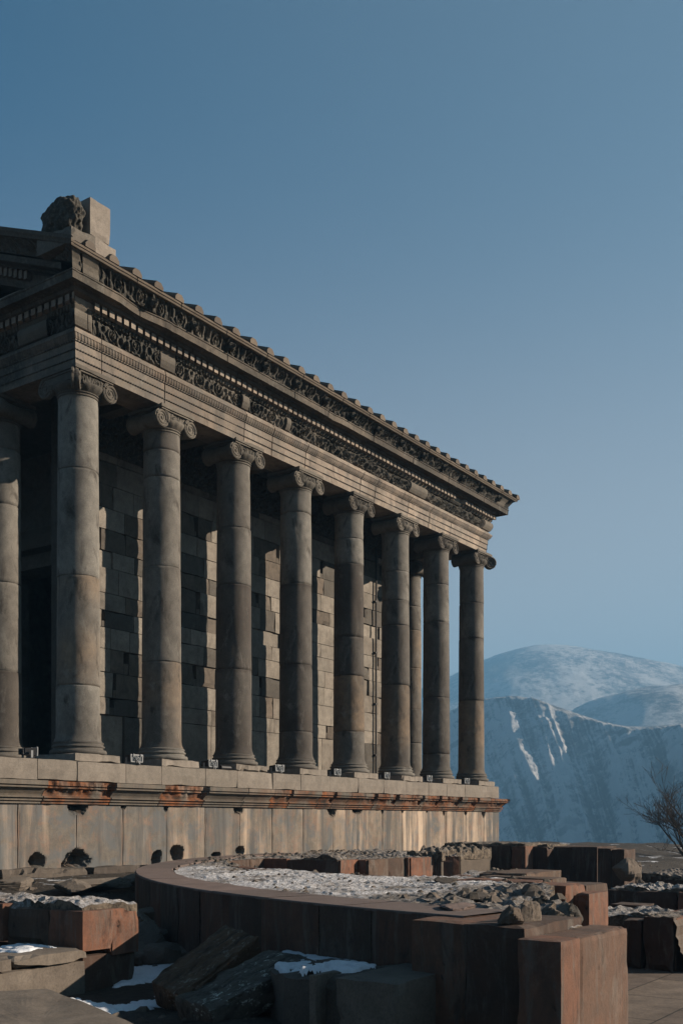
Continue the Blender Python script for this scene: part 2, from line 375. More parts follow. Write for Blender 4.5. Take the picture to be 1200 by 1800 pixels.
def terrain_h(px, r, wx, wy):
    """height of the hills for a bearing (as image column) and distance"""
    h1 = (HY-interp(px, CREST1))/F*RC1; hm = (HY-interp(px, CRESTM, 1.6))/F*RM; h2 = (HY-interp(px, CREST2, 2.0))/F*RC2
    n = fbm(wx*.004, wy*.004, 0, 5)
    s = (RC1-r)
    if r <= RC1:
        # slope falling towards the gorge, cut by gullies that run down to the right
        q = max(0, s)
        up = h1 - (0.10*q if q < 25 else 2.5+.52*(q-25))
        warp = px*.010 - q*.0042
        g = 0
        for a, w, k in ((1.0, 3.2, 0), (2.3, 2.4, 5), (5.1, 1.8, 9)):
            v = noise.noise(Vector((warp*a*1.15+k, q*.0022*a, k+wx*.0003)))
            g += (1-2*abs(v)*1.6)*w
        g *= min(1, q/90+.05)
        h = up+g-6*min(1, q/90)+n*9*min(1, q/60+.1)+min(1, q/40)*(4*fbm(wx*.025, wy*.025, 3, 5)+1.6*noise.noise(Vector((wx*.12, wy*.12, 1))))
        base = -75+15*math.sin(wx*.004)
        if h < base: h = base
        if r < 470:
            t = smooth(60, 330, r); h = (-6)*(1-t)+min(h, base)*t
        return h, max(-.7, g/6)+.45*noise.noise(Vector((warp*9, q*.006, 2)))+.6*noise.noise(Vector((warp*24, q*.02, 5)))+.5*noise.noise(Vector((warp*50, q*.05, 8)))
    def bump(rc, hc, wn_, wf):
        d = (r-rc)/(wn_*.7 if r < rc else wf*.7); return hc*math.exp(-d*d)
    base = h1*math.exp(-((r-RC1)/190)**2)*1.0
    b2 = bump(RC2, h2, 620, 900); bm = bump(RM, hm, 260, 420)
    rd = 1-2*math.sqrt(noise.noise(Vector((wx*.0042+3, wy*.0042, 4)))**2+.012)
    h = max(base+ (h1*.55+10)*smooth(RC1, RC1+200, r)*(1-smooth(1450, 1950, r)), b2*1.0, bm)
    h += min(1, (r-RC1)/60)*(4*fbm(wx*.012, wy*.012, 3, 4))*(1-.6*smooth(1700, RC2, r))
    h = h + n*10*smooth(RC1, RC1+150, r)*(1-.8*smooth(1700, RC2, r)) + rd*8*smooth(RC1+100, RC1+400, r)*(1-smooth(1750, RC2, r))
    return h, .5*rd+.6*noise.noise(Vector((wx*.012+px*.01, wy*.012, 9)))
def build_terrain():
    pxs = list(np.concatenate([np.linspace(-1500, 650, 50, endpoint=False), np.linspace(650, 1260, 430, endpoint=False), np.linspace(1260, 2700, 30)]))
    rs = list(np.concatenate([np.linspace(34, 470, 20, endpoint=False), np.linspace(470, RC1, 190, endpoint=False), np.linspace(RC1, 1960, 150, endpoint=False), np.linspace(1960, 2500, 8)]))
    vs = []; sc = []; 
    fw = Vector((DX[1], DN[1])); rt = Vector((DX[0], DN[0]))
    for px in pxs:
        u = (px-600)/F
        for r in rs:
            k = 1+(min(1.35, max(.62, 1-.00066*(px-930)))-1)*(1-smooth(RC1, RM, r)) if r > 80 else 1     # the near slope faces away from the sun
            wx = CAM.x+(fw.x+rt.x*u)*r*k; wy = CAM.y+(fw.y+rt.y*u)*r*k
            h, g = terrain_h(px, r, wx, wy); h *= k
            if r < 80: h = -1.2-6*smooth(34, 80, r)
            vs.append((wx, wy, CH+h if r > 80 else h/1)); sc.append(g)
    nv = len(rs); fs = [(i*nv+j, (i+1)*nv+j, (i+1)*nv+j+1, i*nv+j+1) for i in range(len(pxs)-1) for j in range(nv-1)]
    me = bpy.data.meshes.new('hills'); me.from_pydata(vs, [], fs); me.update()
    at = me.attributes.new('scree', 'FLOAT', 'POINT'); at.data.foreach_set('value', np.array(sc, dtype=np.float32))
    me.polygons.foreach_set('use_smooth', [True]*len(me.polygons)); me.materials.append(M['hill'])
    o = bpy.data.objects.new('hills', me); COL.objects.link(o); o['kind'] = 'structure'
    # a plain far land behind the viewer
    mb = MB(); mb.v = []; 
    P = []
    for a in np.linspace(0, 2*math.pi, 73):
        P.append([(CAM.x+math.cos(a)*r, CAM.y+math.sin(a)*r, z) for r, z in ((1, -6), (60, -8), (150, -60), (700, -110), (2000, -112))])
    mb.grid(P); mb.build('valley_floor', M['hill'], smooth=True, kind='structure')
build_terrain()

def gz(X, Y):
    """height of the bare ground of the terrace"""
    h = .30*smooth(-11.8, -9.8, Y)+.25*smooth(-6.2, -4.6, Y)+.22*smooth(-4.0, -1.2, Y)
    r2 = math.hypot(X-4.92, Y+12.44)
    if r2 < 10.4: h = h*smooth(9.6, 10.4, r2)*1.0
    return h
def build_ground():
    xs = np.arange(-24, 34, .22); ys = np.arange(-34, 16, .22)
    vs = []
    for x in xs:
        for y in ys:
            d = max(0, x-29, -31-y, y-12, -21-x)
            z = gz(x, y)-.03+.05*fbm(x*.9, y*.9, 0, 3)*(1 if gz(x, y) > .03 else .2)-d*.55
            vs.append((x, y, z))
    nv = len(ys); fs = [(i*nv+j, (i+1)*nv+j, (i+1)*nv+j+1, i*nv+j+1) for i in range(len(xs)-1) for j in range(nv-1)]
    mb = MB(); mb.add(vs, fs); mb.build('ground', M['ground'], smooth=True, kind='structure')
build_ground()
mb = MB(); mb.box(-5.5, 9.0, -24, -8.6, -.12, .02); mb.build('pavement', M['paving'], kind='structure')

# ------------------------------------------------------------------ the temple
S = 2.05; LX = 7*S; LY = 5*S
T = empty('temple', 'grey basalt colonnaded temple on a high stained podium beside the ruins', 'temple', (LX/2, LY/2, .6))
T_inv = Matrix.Translation((-LX/2, -LY/2, -.6))
def tpart(mb, name, mat, parent=None, **k):
    o = mb.build(name, mat, None, **k)
    o.parent = parent if parent is not None else T
    if parent is None: o.matrix_parent_inverse = T_inv
    return o

def side_pt(side, a, o, z):
    """a 0..1 along a side of the temple rectangle, o outward offset from the column axes"""
    if side == 'S': return (-o+(LX+2*o)*a, -o, z)
    if side == 'E': return (LX+o, -o+(LY+2*o)*a, z)
    if side == 'N': return (LX+o-(LX+2*o)*a, LY+o, z)
    return (-o, LY+o-(LY+2*o)*a, z)
def band(prof, relief=None, joints=None, fine=('S', 'W'), step=.02, sides='SENW', tones=(.2, .9), plainblk=None, darkf=None, seam=.018, rustf=None, tonefn=None, extra=None, tonevar=False):
    """sweep a profile [(o,z)..] around the building, mitred; relief(side,t,v)->outward offset in metres"""
    mb = MB()
    for sd in sides:
        L = LX if sd in 'SN' else LY
        st = step if sd in fine else .5
        js = joints(sd, L) if joints else []
        ts = set(np.round(np.linspace(-.0, L, max(2, int(L/st)+1)), 4))
        for j in js: ts |= {j-.012, j-.006, j+.006, j+.012}
        if extra: ts |= set(extra(sd, L))
        ts = sorted(t for t in ts if 0 <= t <= L)
        edges = [-9]+list(js)+[99]
        bt = [rng.uniform(*tones) for _ in edges]
        if tonefn: bt = [tonefn(sd, k_, b_) for k_, b_ in enumerate(bt)]
        P = []; tone = []; dark = []; rust = []
        for t in ts:
            a = t/L; row = []
            bi = next(i for i in range(len(edges)-1) if edges[i] <= t < edges[i+1])
            sm = seam if any(abs(t-j) < .008 for j in js) else 0
            tt = bt[bi]+(.5*noise.noise(Vector((t*.7, 5, 5))) if tonevar else 0)
            for vi, (o, z) in enumerate(prof):
                v = vi/(len(prof)-1)
                off = relief(sd, t, v, o, z) if (relief and sd in fine) else 0
                row.append(side_pt(sd, a, o+off-(sm if o > 0 else 0), z))
                tone.append(tt); dark.append(darkf(sd, t, v) if darkf else 0); rust.append(rustf(sd, t, v) if rustf else 0)
            P.append(row)
        mb.grid(P, tone=tone, dark=dark, rust=rust)
    return mb
def jr(spacing, jit=.15, first=.0):
    def f(sd, L):
        n = int(round(L/spacing)); return [first+L*(i+.0)/n+random.uniform(-jit, jit)*(0 < i < n) for i in range(1, n)]
    return f
def dense(prof, d):
    out = [prof[0]]
    for a, b in zip(prof, prof[1:]):
        n = max(1, int(math.dist(a, b)/d)); out += [(a[0]+(b[0]-a[0])*i/n, a[1]+(b[1]-a[1])*i/n) for i in range(1, n+1)]
    return out

ZS = 2.6
# --- podium wall with streaked orthostats, holes at the foot and gaps at the top
PW = .57
holes = []   # (X, Z, rx, rz)
for px, py, rx, rz in ((65, 1515, .17, .13), (140, 1510, .25, .17), (276, 1509, .13, .13), (311, 1500, .17, .15), (420, 1495, .14, .09), (380, 1502, .12, .05), (118, 1520, .12, .09)):
    x = XatY(px, -PW); holes.append((x, ZatXY(py, x, -PW), rx, rz))
for px, rx, rz in ((137, .2, .22), (420, .17, .14), (217, .06, .10), (293, .06, .1), (583, .19, .16), (628, .22, .12), (672, .05, .1), (707, .05, .1), (750, .04, .09), (780, .06, .12), (818, .07, .12), (849, .1, .16)):
    x = XatY(px, -PW); holes.append((x, 1.9, rx, rz))
pj = sorted(XatY(p, -PW) for p in (32, 135, 217, 293, 361, 422, 478, 533, 586, 628, 672, 707, 748, 783, 818, 850))
def podium_wall():
    mb = MB()
    x0, x1, z0, z1 = -9.5, LX+PW, .8, 1.93
    xs = sorted(set(list(np.round(np.arange(-2.6, x1, .022), 4))+[-9.5, -7.5, -5, x1]+[j+d for j in pj for d in (-.010, -.004, .004, .010)]))
    zs = list(np.linspace(z0, z1, 46))
    tn = {}
    vs = []; tone = []; dark = []
    for x in xs:
        bi = sum(1 for j in pj if j < x); t = tn.setdefault(bi, max(0, min(1, .15+x*.06+random.uniform(-.25, .25))))
        cham = min([abs(x-j) for j in pj]+[9])
        for z in zs:
            d = .006*fbm(x*2, z*2, bi, 3)+.012*noise.noise(Vector((x*.7, z*.7, bi*5)))
            if cham < .006: d -= .035
            elif cham < .03: d -= .012*max(0, noise.noise(Vector((x*4, z*5, 2)))+.3)
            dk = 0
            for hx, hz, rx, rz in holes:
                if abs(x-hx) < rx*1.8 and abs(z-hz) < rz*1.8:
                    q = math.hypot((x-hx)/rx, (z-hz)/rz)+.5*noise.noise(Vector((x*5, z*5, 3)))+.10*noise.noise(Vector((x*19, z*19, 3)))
                    if q < 1: d -= .26*min(1, (1-q)*2.2)*(1+.5*noise.noise(Vector((x*14, z*14, 8)))); dk = max(dk, .35)  # colour darkens inside the hole and around its rim
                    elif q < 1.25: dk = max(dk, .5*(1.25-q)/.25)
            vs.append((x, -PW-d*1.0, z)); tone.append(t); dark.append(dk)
    nz = len(zs); fs = [(i*nz+j, (i+1)*nz+j, (i+1)*nz+j+1, i*nz+j+1) for i in range(len(xs)-1) for j in range(nz-1)]
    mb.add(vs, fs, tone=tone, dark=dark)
    # other sides and the stair cheek at the front
    mb.box(-9.4, LX+PW-.02, 0.02-PW+.33, LY+PW, .3, 1.93, tone=.4)
    mb.box(LX+PW-.7, LX+PW-.003, -PW+.01, LY+PW-.01, .82, 1.92, tone=.5)
    return tpart(mb, 'podium_wall', M['podium'])
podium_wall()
# rough broken foundation course
mb = MB(); x = -3.2
while x < LX+.8:
    w = random.uniform(.7, 1.5); o = random.uniform(.16, .28); h = random.uniform(.84, .89)
    mb.rough_box(x, x+w-.012, -PW-o, -PW+.35, .35, h, cell=.07, amp=.035, chip=.11, seed=x, freq=2.4, tone=random.random())
    x += w
tpart(mb, 'foundation_course', M['grey'], smooth=False)
# podium cornice, intact mouldings and broken rusty lengths
brk = [(XatY(a, -.8), XatY(b, -.8), k) for a, b, k in ((86, 205, 1.0), (291, 368, .8), (484, 516, .5), (566, 592, .45), (640, 664, .55), (672, 702, .7), (716, 746, .6), (752, 776, .7), (786, 812, .65), (822, 842, .6), (862, 900, .7))]
pcprof = dense([(.50, 1.885), (.615, 1.887), (.62, 1.912), (.565, 1.918), (.567, 1.928), (.645, 1.932), (.65, 1.955), (.60, 1.962), (.602, 1.975), (.675, 1.98), (.68, 2.003), (.635, 2.01), (.65, 2.035), (.70, 2.085), (.735, 2.118), (.74, 2.128), (.79, 2.132), (.795, 2.155), (.75, 2.16), (.75, 2.172), (.81, 2.176), (.81, 2.245), (.50, 2.25)], .03)
def pc_brk(t):
    for a, b, k in brk:
        if a < t < b: return k*min(1, (t-a)/.03, (b-t)/.03)
    return 0
def pc_relief(sd, t, v, o, z):
    if sd != 'S': return 0
    k = pc_brk(t)
    n = noise.noise(Vector((t*3, z*4, 5)))
    if k <= 0: return .006*n if o > .55 else 0
    if o < .55: return 0
    hh = smooth(1.93, 2.16, z)
    return -k*hh*(.10+.10*n+.05*noise.noise(Vector((t*11, z*11, 2))))+.03*noise.noise(Vector((t*6, z*8, 9)))*k
def pc_rust(sd, t, v):
    r = 1.0 if pc_brk(t) > 0 else 0
    far = smooth(2.5, 6, t)*.8
    return max(r*max(.1, min(1, .8+1.5*noise.noise(Vector((t*3.3, v*2.2, 3))))), far*max(0, min(1, .55+1.6*noise.noise(Vector((t*2.1, v*3, 1))))) if sd == 'S' else 0)
def strip_x(xl, xr_o, prof, relief, joints, step, rustf, tones, seam=.015):
    """moulding along the south side from xl to the mitred far corner"""
    mb = MB(); ts = set(np.round(np.arange(xl, LX+.85, step), 4))
    for j in joints: ts |= {j-.01, j-.004, j+.004, j+.01}
    P = []; tone = []; rust = []; edges = [-99]+list(joints)+[99]; bt = [rng.uniform(*tones) for _ in edges]
    for t in sorted(ts):
        bi = next(i for i in range(len(edges)-1) if edges[i] <= t < edges[i+1]); row = []
        sm = seam if any(abs(t-j) < .006 for j in joints) else 0
        for vi, (o, z) in enumerate(prof):
            v = vi/(len(prof)-1); off = relief('S', t, v, o, z)
            row.append((min(t, LX+o+off), -(o+off-sm), z)); tone.append(bt[bi]); rust.append(rustf('S', t, v))
        P.append(row)
    mb.grid(P, tone=tone, rust=rust); return mb
pcj = sorted([-5.2, -3.3]+[b[0] for b in brk]+[b[1] for b in brk]+[XatY(p, -.7) for p in (430, 560, 612)])
mb = strip_x(-9.5, 0, pcprof, pc_relief, pcj, .022, pc_rust, (.3, 1))
cor = band(pcprof, None, None, fine=(), sides='EN'); mb.add(cor.v, cor.f, tone=.5, rust=.3)
tpart(mb, 'podium_cornice', M['pcorn'])
# stylobate blocks
mb = MB(); x = -9.5; i = 0
edges = [-9.5, -6, -3.6] + [XatY(p, -.58) for p in (-40, 67, 137, 222, 285, 362, 418, 480, 529, 580, 630, 675, 714, 753, 785, 817, 845)] + [LX+.58]
for a, b in zip(edges, edges[1:]):
    dy = random.uniform(-.006, .006)
    mb.rough_box(a+.002, b-.002, -.58+dy, .6, 2.2602, ZS+random.uniform(-.006, .004), cell=.12, amp=.003, chip=.012, seed=a, tone=random.random()); i += 1
mb.box(-9.3, LX+.56, .6, LY+.58, 2.24, ZS-.004, tone=.5)
mb.box(LX-.2, LX+.575, .6, LY+.57, 2.26, ZS+.002, tone=.5)
tpart(mb, 'stylobate', M['slab'])

# --- cella
W = 1.7; CX0, CX1 = 1.35, LX-1.35; CY1 = LY-W
def coursed(mb, x0, x1, plane, zlist, flip=False, along='x', minw=.5, maxw=1.15, recess=.12):
    for z0, z1 in zip(zlist, zlist[1:]):
        x = x0
        big = (z1-z0) > .8
        while x < x1-.01:
            w = random.uniform(minw, maxw)*(1.25 if big else 1)
            if x+w > x1-.35: w = x1-x
            old = random.random() < .42
            r = random.uniform(-.003, .004) + (random.uniform(.0, .012) if old else 0)
            if random.random() < .05: r += .05
            tone = random.uniform(0, .3) if old else random.uniform(.6, 1)
            x2 = x+w
            notch = None
            if old and random.random() < .5: notch = random.choice('ab')
            args = dict(cell=.11, amp=.009 if old else .002, chip=.022 if old else .006, seed=x*3+z0, tone=tone, rust=random.choice([0, .5, .9]) if old else random.choice([0, 0, .25]), dark=.25 if old and random.random() < .4 else 0)
            xa, xb = x+.0015, x2-.0015
            if notch:      # a broken corner leaves a small dark slot beside the block
                g = random.uniform(.07, .14)
                zc = z0+(z1-z0)*random.uniform(.25, .5)
                if notch == 'a': seg = [(xa+g, xb, z0, z1), (xa, xa+g-.002, z0, zc)]
                else: seg = [(xa, xb-g, z0, z1), (xb-g+.002, xb, z0, zc)]
            else: seg = [(xa, xb, z0, z1)]
            for s0, s1, a0, a1 in seg:
                if along == 'x': mb.rough_box(s0, s1, plane+r, plane+.30, a0+.0015, a1-.0015, **args)
                else: mb.rough_box(plane+r, plane+.30, s0, s1, a0+.0015, a1-.0015, **args)
            x = x2
zl = [ZS, ZS+.14, 3.72]
while zl[-1] < 9.85: zl.append(zl[-1]+random.choice([.34, .42, .46, .46, .5]))
mb = MB(); coursed(mb, CX0, CX1, W, zl)
mb.box(CX0+.02, CX1-.02, W+.22, W+.62, ZS, 9.9, tone=.1)
mb.box(CX0+.02, CX1-.02, CY1-.6, CY1, ZS, 9.9, tone=.5)
mb.box(CX1-.62, CX1-.01, W+.62, CY1-.6, ZS, 9.9, tone=.5)
# entrance wall set back between the antae, with its doorway
DXW = 3.4; dy0, dy1 = LY/2-1.15, LY/2+1.15
mb.box(DXW, DXW+.6, W+.62, dy0, ZS, 9.9, tone=.3); mb.box(DXW, DXW+.6, dy1, CY1-.6, ZS, 9.9, tone=.3)
mb.box(DXW, DXW+.6, dy0, dy1, 7.3, 9.9, tone=.3)
cella = tpart(mb, 'cella_wall', M['wall'])
mb = MB()
for y in (dy0-.3, dy1): mb.box(DXW-.1, DXW-.004, y, y+.3, ZS, 7.3, tone=.6); mb.box(DXW-.15, DXW-.1, y+.05, y+.15, ZS, 7.3, tone=.6)
mb.box(DXW-.1, DXW-.004, dy0-.3, dy1+.3, 7.302, 7.62, tone=.6); mb.box(DXW-.42, DXW-.002, dy0-.5, dy1+.5, 7.63, 7.9, tone=.5)
mb.box(DXW-.3, DXW-.002, dy0-.45, dy1+.45, 7.9, 8.1, tone=.5)
tpart(mb, 'doorway_frame', M['carve'], cella)
# carved band under the ceiling of the ambulatory
def scroll(t, z, zc, hh, per=.62, seed=0.):
    k = math.floor(t/per); u = t/per-k; cx = (k+.5)*per; sg = 1 if k % 2 else -1
    dx = t-cx; dz = (z-zc)*(1.0)
    r = math.hypot(dx, dz)+1e-4; th = math.atan2(dz, dx)*sg
    spiral = math.cos(9*math.log(r/.03)-th*1.0)
    leaf = math.cos(th*7+r*30)
    h = .5*spiral*(1 if r < .24 else .3)+.45*leaf*smooth(.05, .2, r)
    h += 1.1*noise.noise(Vector((t*7.5, z*9, seed)))+.6*noise.noise(Vector((t*17, z*19, seed)))+.3*noise.noise(Vector((t*35, z*37, seed)))
    return h
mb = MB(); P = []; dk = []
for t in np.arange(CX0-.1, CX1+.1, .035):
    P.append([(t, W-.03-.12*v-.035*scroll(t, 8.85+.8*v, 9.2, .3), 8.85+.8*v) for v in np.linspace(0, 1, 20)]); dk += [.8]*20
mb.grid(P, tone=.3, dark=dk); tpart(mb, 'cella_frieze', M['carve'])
# ceiling over the colonnade
mb = MB(); mb.box(-.28, LX+.28, -.28, LY+.28, 9.86, 9.98, tone=.3)
for k in range(8): mb.box(k*S-.14, k*S+.14, .32, W-.02, 9.5, 9.858, tone=.4)
tpart(mb, 'ceiling', M['carve'])
# rain pipe on the wall
xp = XatY(660, W-.05); mb = MB(); mb.tube([(xp, W-.06, ZS), (xp, W-.06, 6.1), (xp+.01, W-.06, 9.4)], .028, 8)
for z in (3.4, 4.8, 6.2, 7.6): mb.box(xp-.05, xp+.05, W-.08, W+.02, z, z+.04)
tpart(mb, 'drain_pipe', M['dark_iron'])

# --- columns
ZC0 = 8.80; ZA = 9.2
drum_sets = {0: (3.9, 5.75, 7.55), 1: (4.55, 6.3, 7.95, 8.45), 2: (4.65, 6.35, 7.5), 3: (3.55, 5.0, 6.75, 8.3), 4: (3.7, 5.0, 5.9, 7.6, 8.2), 5: (5.0, 6.5, 7.1, 7.85), 6: (3.4, 4.9, 6.9, 7.9), 7: (5.0, 6.75, 7.75)}
tone_sets = {0: (.95, .75, .95, .9, .9), 1: (.55, .7, .8, .75, .45), 2: (.35, .2, .45, .5), 3: (.6, .15, .3, .95, .75), 4: (.7, .25, .05, .1, .85, .7), 5: (.35, .3, .5, .8, .75), 6: (.6, .3, .35, .75, .6), 7: (.7, .35, .55, .6)}
WARM = {0: (1,), 1: (0,), 4: (1,), 7: (0,), 9: (2, 3), 5: (0,)}
def shaft_mesh(seed, cuts, tones, worn):
    z0, z1 = ZS+.36, ZC0; seg = 56
    zs = sorted(set(list(np.round(np.arange(z0, z1, .07), 3))+[z1]+[c+d for c in cuts for d in (-.012, -.004, .004, .012)]))
    P = [[] for _ in range(seg)]; tone = [[] for _ in range(seg)]; wm = [[] for _ in range(seg)]
    rnd = random.Random(seed)
    drum_off = [(rnd.uniform(-.005, .005), rnd.uniform(-.005, .005)) for _ in range(len(cuts)+1)]
    for z in zs:
        k = sum(1 for c in cuts if z > c); f = (z-z0)/(z1-z0)
        r = .368-.034*f**1.3
        r += .035*max(0, 1-(z-z0)/.12)**2 + .02*max(0, 1-(z1-z)/.06)**2
        near = min([abs(z-c) for c in cuts]+[9])
        for i in range(seg):
            a = 2*math.pi*i/seg; ca, sa = math.cos(a), math.sin(a)
            p = Vector((ca*.9+seed*7.1, sa*.9, z))
            d = .005*noise.noise(p*1.6)+.0018*noise.noise(p*7)
            if worn: d -= worn*.03*max(0, noise.noise(p*2.2+Vector((0, 0, 5)))-.25)
            ch = noise.noise(Vector((ca*1.5+seed, sa*1.5, k*3.3+1)))+.5*noise.noise(Vector((ca*5+seed, sa*5, z*9)))
            if near < .006: d -= .012+.02*max(0, ch)
            elif near < .02: d -= .018*max(0, ch)
            ox, oy = drum_off[k]
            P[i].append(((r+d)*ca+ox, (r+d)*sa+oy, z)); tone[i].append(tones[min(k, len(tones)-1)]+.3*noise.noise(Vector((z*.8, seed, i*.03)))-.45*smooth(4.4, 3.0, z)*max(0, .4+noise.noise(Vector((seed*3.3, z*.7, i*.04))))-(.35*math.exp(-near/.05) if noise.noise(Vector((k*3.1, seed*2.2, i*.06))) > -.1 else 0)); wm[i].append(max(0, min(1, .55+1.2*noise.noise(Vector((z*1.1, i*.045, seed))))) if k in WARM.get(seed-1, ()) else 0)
    mb = MB(); mb.grid(P, close_u=True, tone=[t for row in tone for t in row], rust=[t*.75 for row in wm for t in row])
    return mb
def base_mb(seed):
    mb = MB(); rnd = random.Random(seed)
    mb.rough_box(-.5, .5, -.5, .5, ZS+.002, ZS+.14, cell=.1, amp=.003, chip=.02 if seed % 3 else .05, seed=seed, tone=rnd.uniform(.5, 1))
    return mb
def torus_mb(seed):
    prof = [(.0, .14), (.47, .141), (.485, .155), (.49, .18), (.48, .208), (.455, .215), (.435, .225), (.425, .245), (.43, .256), (.448, .262), (.45, .275), (.44, .287), (.425, .294), (.415, .31), (.425, .33), (.43, .342), (.41, .352), (.395, .362), (.0, .366)]
    mb = MB(); seg = 56; P = []
    for i in range(seg):
        a = 2*math.pi*i/seg; ca, sa = math.cos(a), math.sin(a); row = []
        for r, z in prof:
            ch = max(0, noise.noise(Vector((ca*2+seed*5, sa*2, z*5)))-.22)
            rr = r*(1-.16*ch*(1 if seed % 2 == 0 else .5)) if r > .3 else r
            row.append((rr*ca, rr*sa, ZS+z))
        P.append(row)
    mb.grid(P, close_u=True, tone=random.Random(seed).uniform(.3, .9)); return mb
def volute(mb, c, ax, r=.165, depth=.03, turns=2.6, tone=.5, sg=1):
    """spiral scroll relief on a disc; ax = (right vector, outward vector)"""
    rt, out = Vector(ax[0]), Vector(ax[1]); up = Vector((0, 0, 1)); c = Vector(c)
    P = []; n = 30
    for i in range(n):
        a = 2*math.pi*i/n; d = rt*math.cos(a)+up*math.sin(a)
        P.append([tuple(c+d*r-out*.06), tuple(c+d*r), tuple(c+d*r*.5+out*.004), tuple(c+out*.004)])
    mb.grid(P, close_u=True, tone=tone)
    pts = []; rad = []
    m = 46
    for i in range(m):
        f = i/(m-1); a = math.pi/2+sg*turns*2*math.pi*f; rr = r*(1-.0)*(1-f)**.85*.93+.018
        pts.append(c+(rt*math.cos(a)+up*math.sin(a))*rr+out*.006); rad.append(.019*(1-f)+.009)
    mb.tube(pts, rad, 6, tone=tone)
    q = []
    for i in range(10):
        a = 2*math.pi*i/10; q.append([tuple(c+(rt*math.cos(a)+up*math.sin(a))*rr+out*oo) for rr, oo in ((.028, .0), (.024, .02), (.0, .026))])
    mb.grid(q, close_u=True, tone=tone)
def capital_mb(seed, corner=None):
    mb = MB(); rnd = random.Random(seed+50); tn = rnd.uniform(.2, .9); dkv = rnd.choice([.1, .5, .3, .7])
    # neck rings + echinus with egg pattern
    prof = [(.335, ZC0-.03), (.352, ZC0-.025), (.352, ZC0-.005), (.34, ZC0), (.345, ZC0+.015), (.362, ZC0+.02), (.365, ZC0+.035), (.35, ZC0+.045)]
    mb.lathe(prof, 40, tone=tn, dark=dkv*.3)
    P = []
    for i in range(96):
        a = 2*math.pi*i/96; g = .012*abs(math.sin(a*9)); row = []
        for k in range(7):
            f = k/6; r = .35+.085*math.sin(f*math.pi/2)+g*math.sin(f*math.pi)
            row.append((r*math.cos(a), r*math.sin(a), ZC0+.04+.13*f))
        P.append(row)
    mb.grid(P, close_u=True, tone=tn, dark=dkv)
    zc = ZC0+.15; R0 = .165
    mb.rough_box(-.40, .40, -.37, .37, zc+.02, zc+.16, cell=.08, amp=.01, chip=.03, seed=seed, tone=tn, dark=dkv*.6)
    mb.rough_box(-.44, .44, -.44, .44, ZA-.075, ZA-.003, cell=.08, amp=.004, chip=.03, seed=seed+1, tone=tn)
    mb.rough_box(-.42, .42, -.42, .42, ZA-.105, ZA-.076, cell=.08, amp=.004, chip=.02, seed=seed+2, tone=tn)
    def bolster(cx, axis):
        P = []; n = 26
        for j in range(15):
            f = j/14*2-1; r = R0*(.72+.28*abs(f)**1.3)+(.012 if abs(f) < .12 else 0)
            row = []
            for i in range(n+1):
                a = 2*math.pi*i/n; u = r*math.cos(a); w = r*math.sin(a)
                row.append((cx+u, f*.36, zc+w) if axis == 'y' else (f*.36, cx+u, zc+w))
            P.append(row)
        mb.grid(P, tone=tn, dark=dkv*.5)
    XO = .375
    if corner is None:
        for sg in (-1, 1):
            bolster(sg*XO, 'y')
            volute(mb, (sg*XO, -.375, zc), ((1, 0, 0), (0, -1, 0)), R0, tone=tn, sg=sg)
            volute(mb, (sg*XO, .375, zc), ((-1, 0, 0), (0, 1, 0)), R0, tone=tn, sg=-sg)
    else:
        cxs, cys = corner   # signs of the outward corner
        volute(mb, (-cxs*XO, cys*.375, zc), ((-cys*-1*1.0, 0, 0), (0, cys, 0)), R0, tone=tn, sg=cxs*cys*-1)
        volute(mb, (cxs*.375, -cys*XO, zc), ((0, cxs, 0), (cxs, 0, 0)), R0, tone=tn, sg=cxs*cys)
        d = Vector((cxs, cys, 0)).normalized(); p = Vector((-d.y, d.x, 0)); c = d*.55+Vector((0, 0, zc-.01))
        for s_ in (-1, 1): volute(mb, c+p*s_*.045, (tuple(d*1.0), tuple(p*s_)), R0*.95, tone=tn, sg=s_)
        # the diagonal scroll's web
        q = [d*.2+Vector((0, 0, zc+.12)), c+Vector((0, 0, .12)), c+Vector((0, 0, -.02)), d*.2+Vector((0, 0, zc-.1))]
        vs = [tuple(v+p*s_*.05) for s_ in (-1, 1) for v in q]
        mb.add(vs, [(0, 1, 2, 3), (7, 6, 5, 4), (0, 4, 5, 1), (2, 6, 7, 3)], tone=tn)
        q = []
        for j in range(9):
            f = j/8*2-1; r = R0*(.75+.25*abs(f)); q.append([(-cxs*XO+r*math.cos(a), f*.36, zc+r*math.sin(a)) for a in np.linspace(0, 2*math.pi, 22)])
        mb.grid(q, tone=tn, dark=dkv*.5)
    # leafy carving between the volutes
    if corner is None or True:
        for sgn in (-1, 1):
            P = []; dk = []
            for t in np.linspace(-.24, .24, 30):
                P.append([(t, sgn*(.385+.018*scroll(t+seed, z, zc+.06, .1, .3, seed)), z) for z in np.linspace(zc-.02, zc+.13, 10)])
            mb.grid(P, tone=tn, dark=dkv)
    return mb
dxs = {0: .02, 1: -.03, 2: -.03, 3: -.01, 4: 0, 5: .02, 6: .03, 7: -.005}
def make_column(k, x, y, corner=None, cuts=None, tones=None):
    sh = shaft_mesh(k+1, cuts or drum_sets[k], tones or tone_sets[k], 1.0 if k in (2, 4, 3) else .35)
    c = tpart(sh, 'column', M['column'], smooth=True); c.location = (x, y, 0)
    b = torus_mb(k+1).build('base', M['column'], c, smooth=True)
    p = base_mb(k+1).build('plinth', M['slab'], c)
    q = capital_mb(k+1, corner).build('capital', M['carve'], c)
    return c
protos = []
for k in range(8):
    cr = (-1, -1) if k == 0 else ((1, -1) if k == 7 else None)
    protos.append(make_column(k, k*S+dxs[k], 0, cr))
front = make_column(8, 0, S, None, cuts=(4.3, 5.9, 7.3, 8.3), tones=(.2, .9, .75, .85, .4))
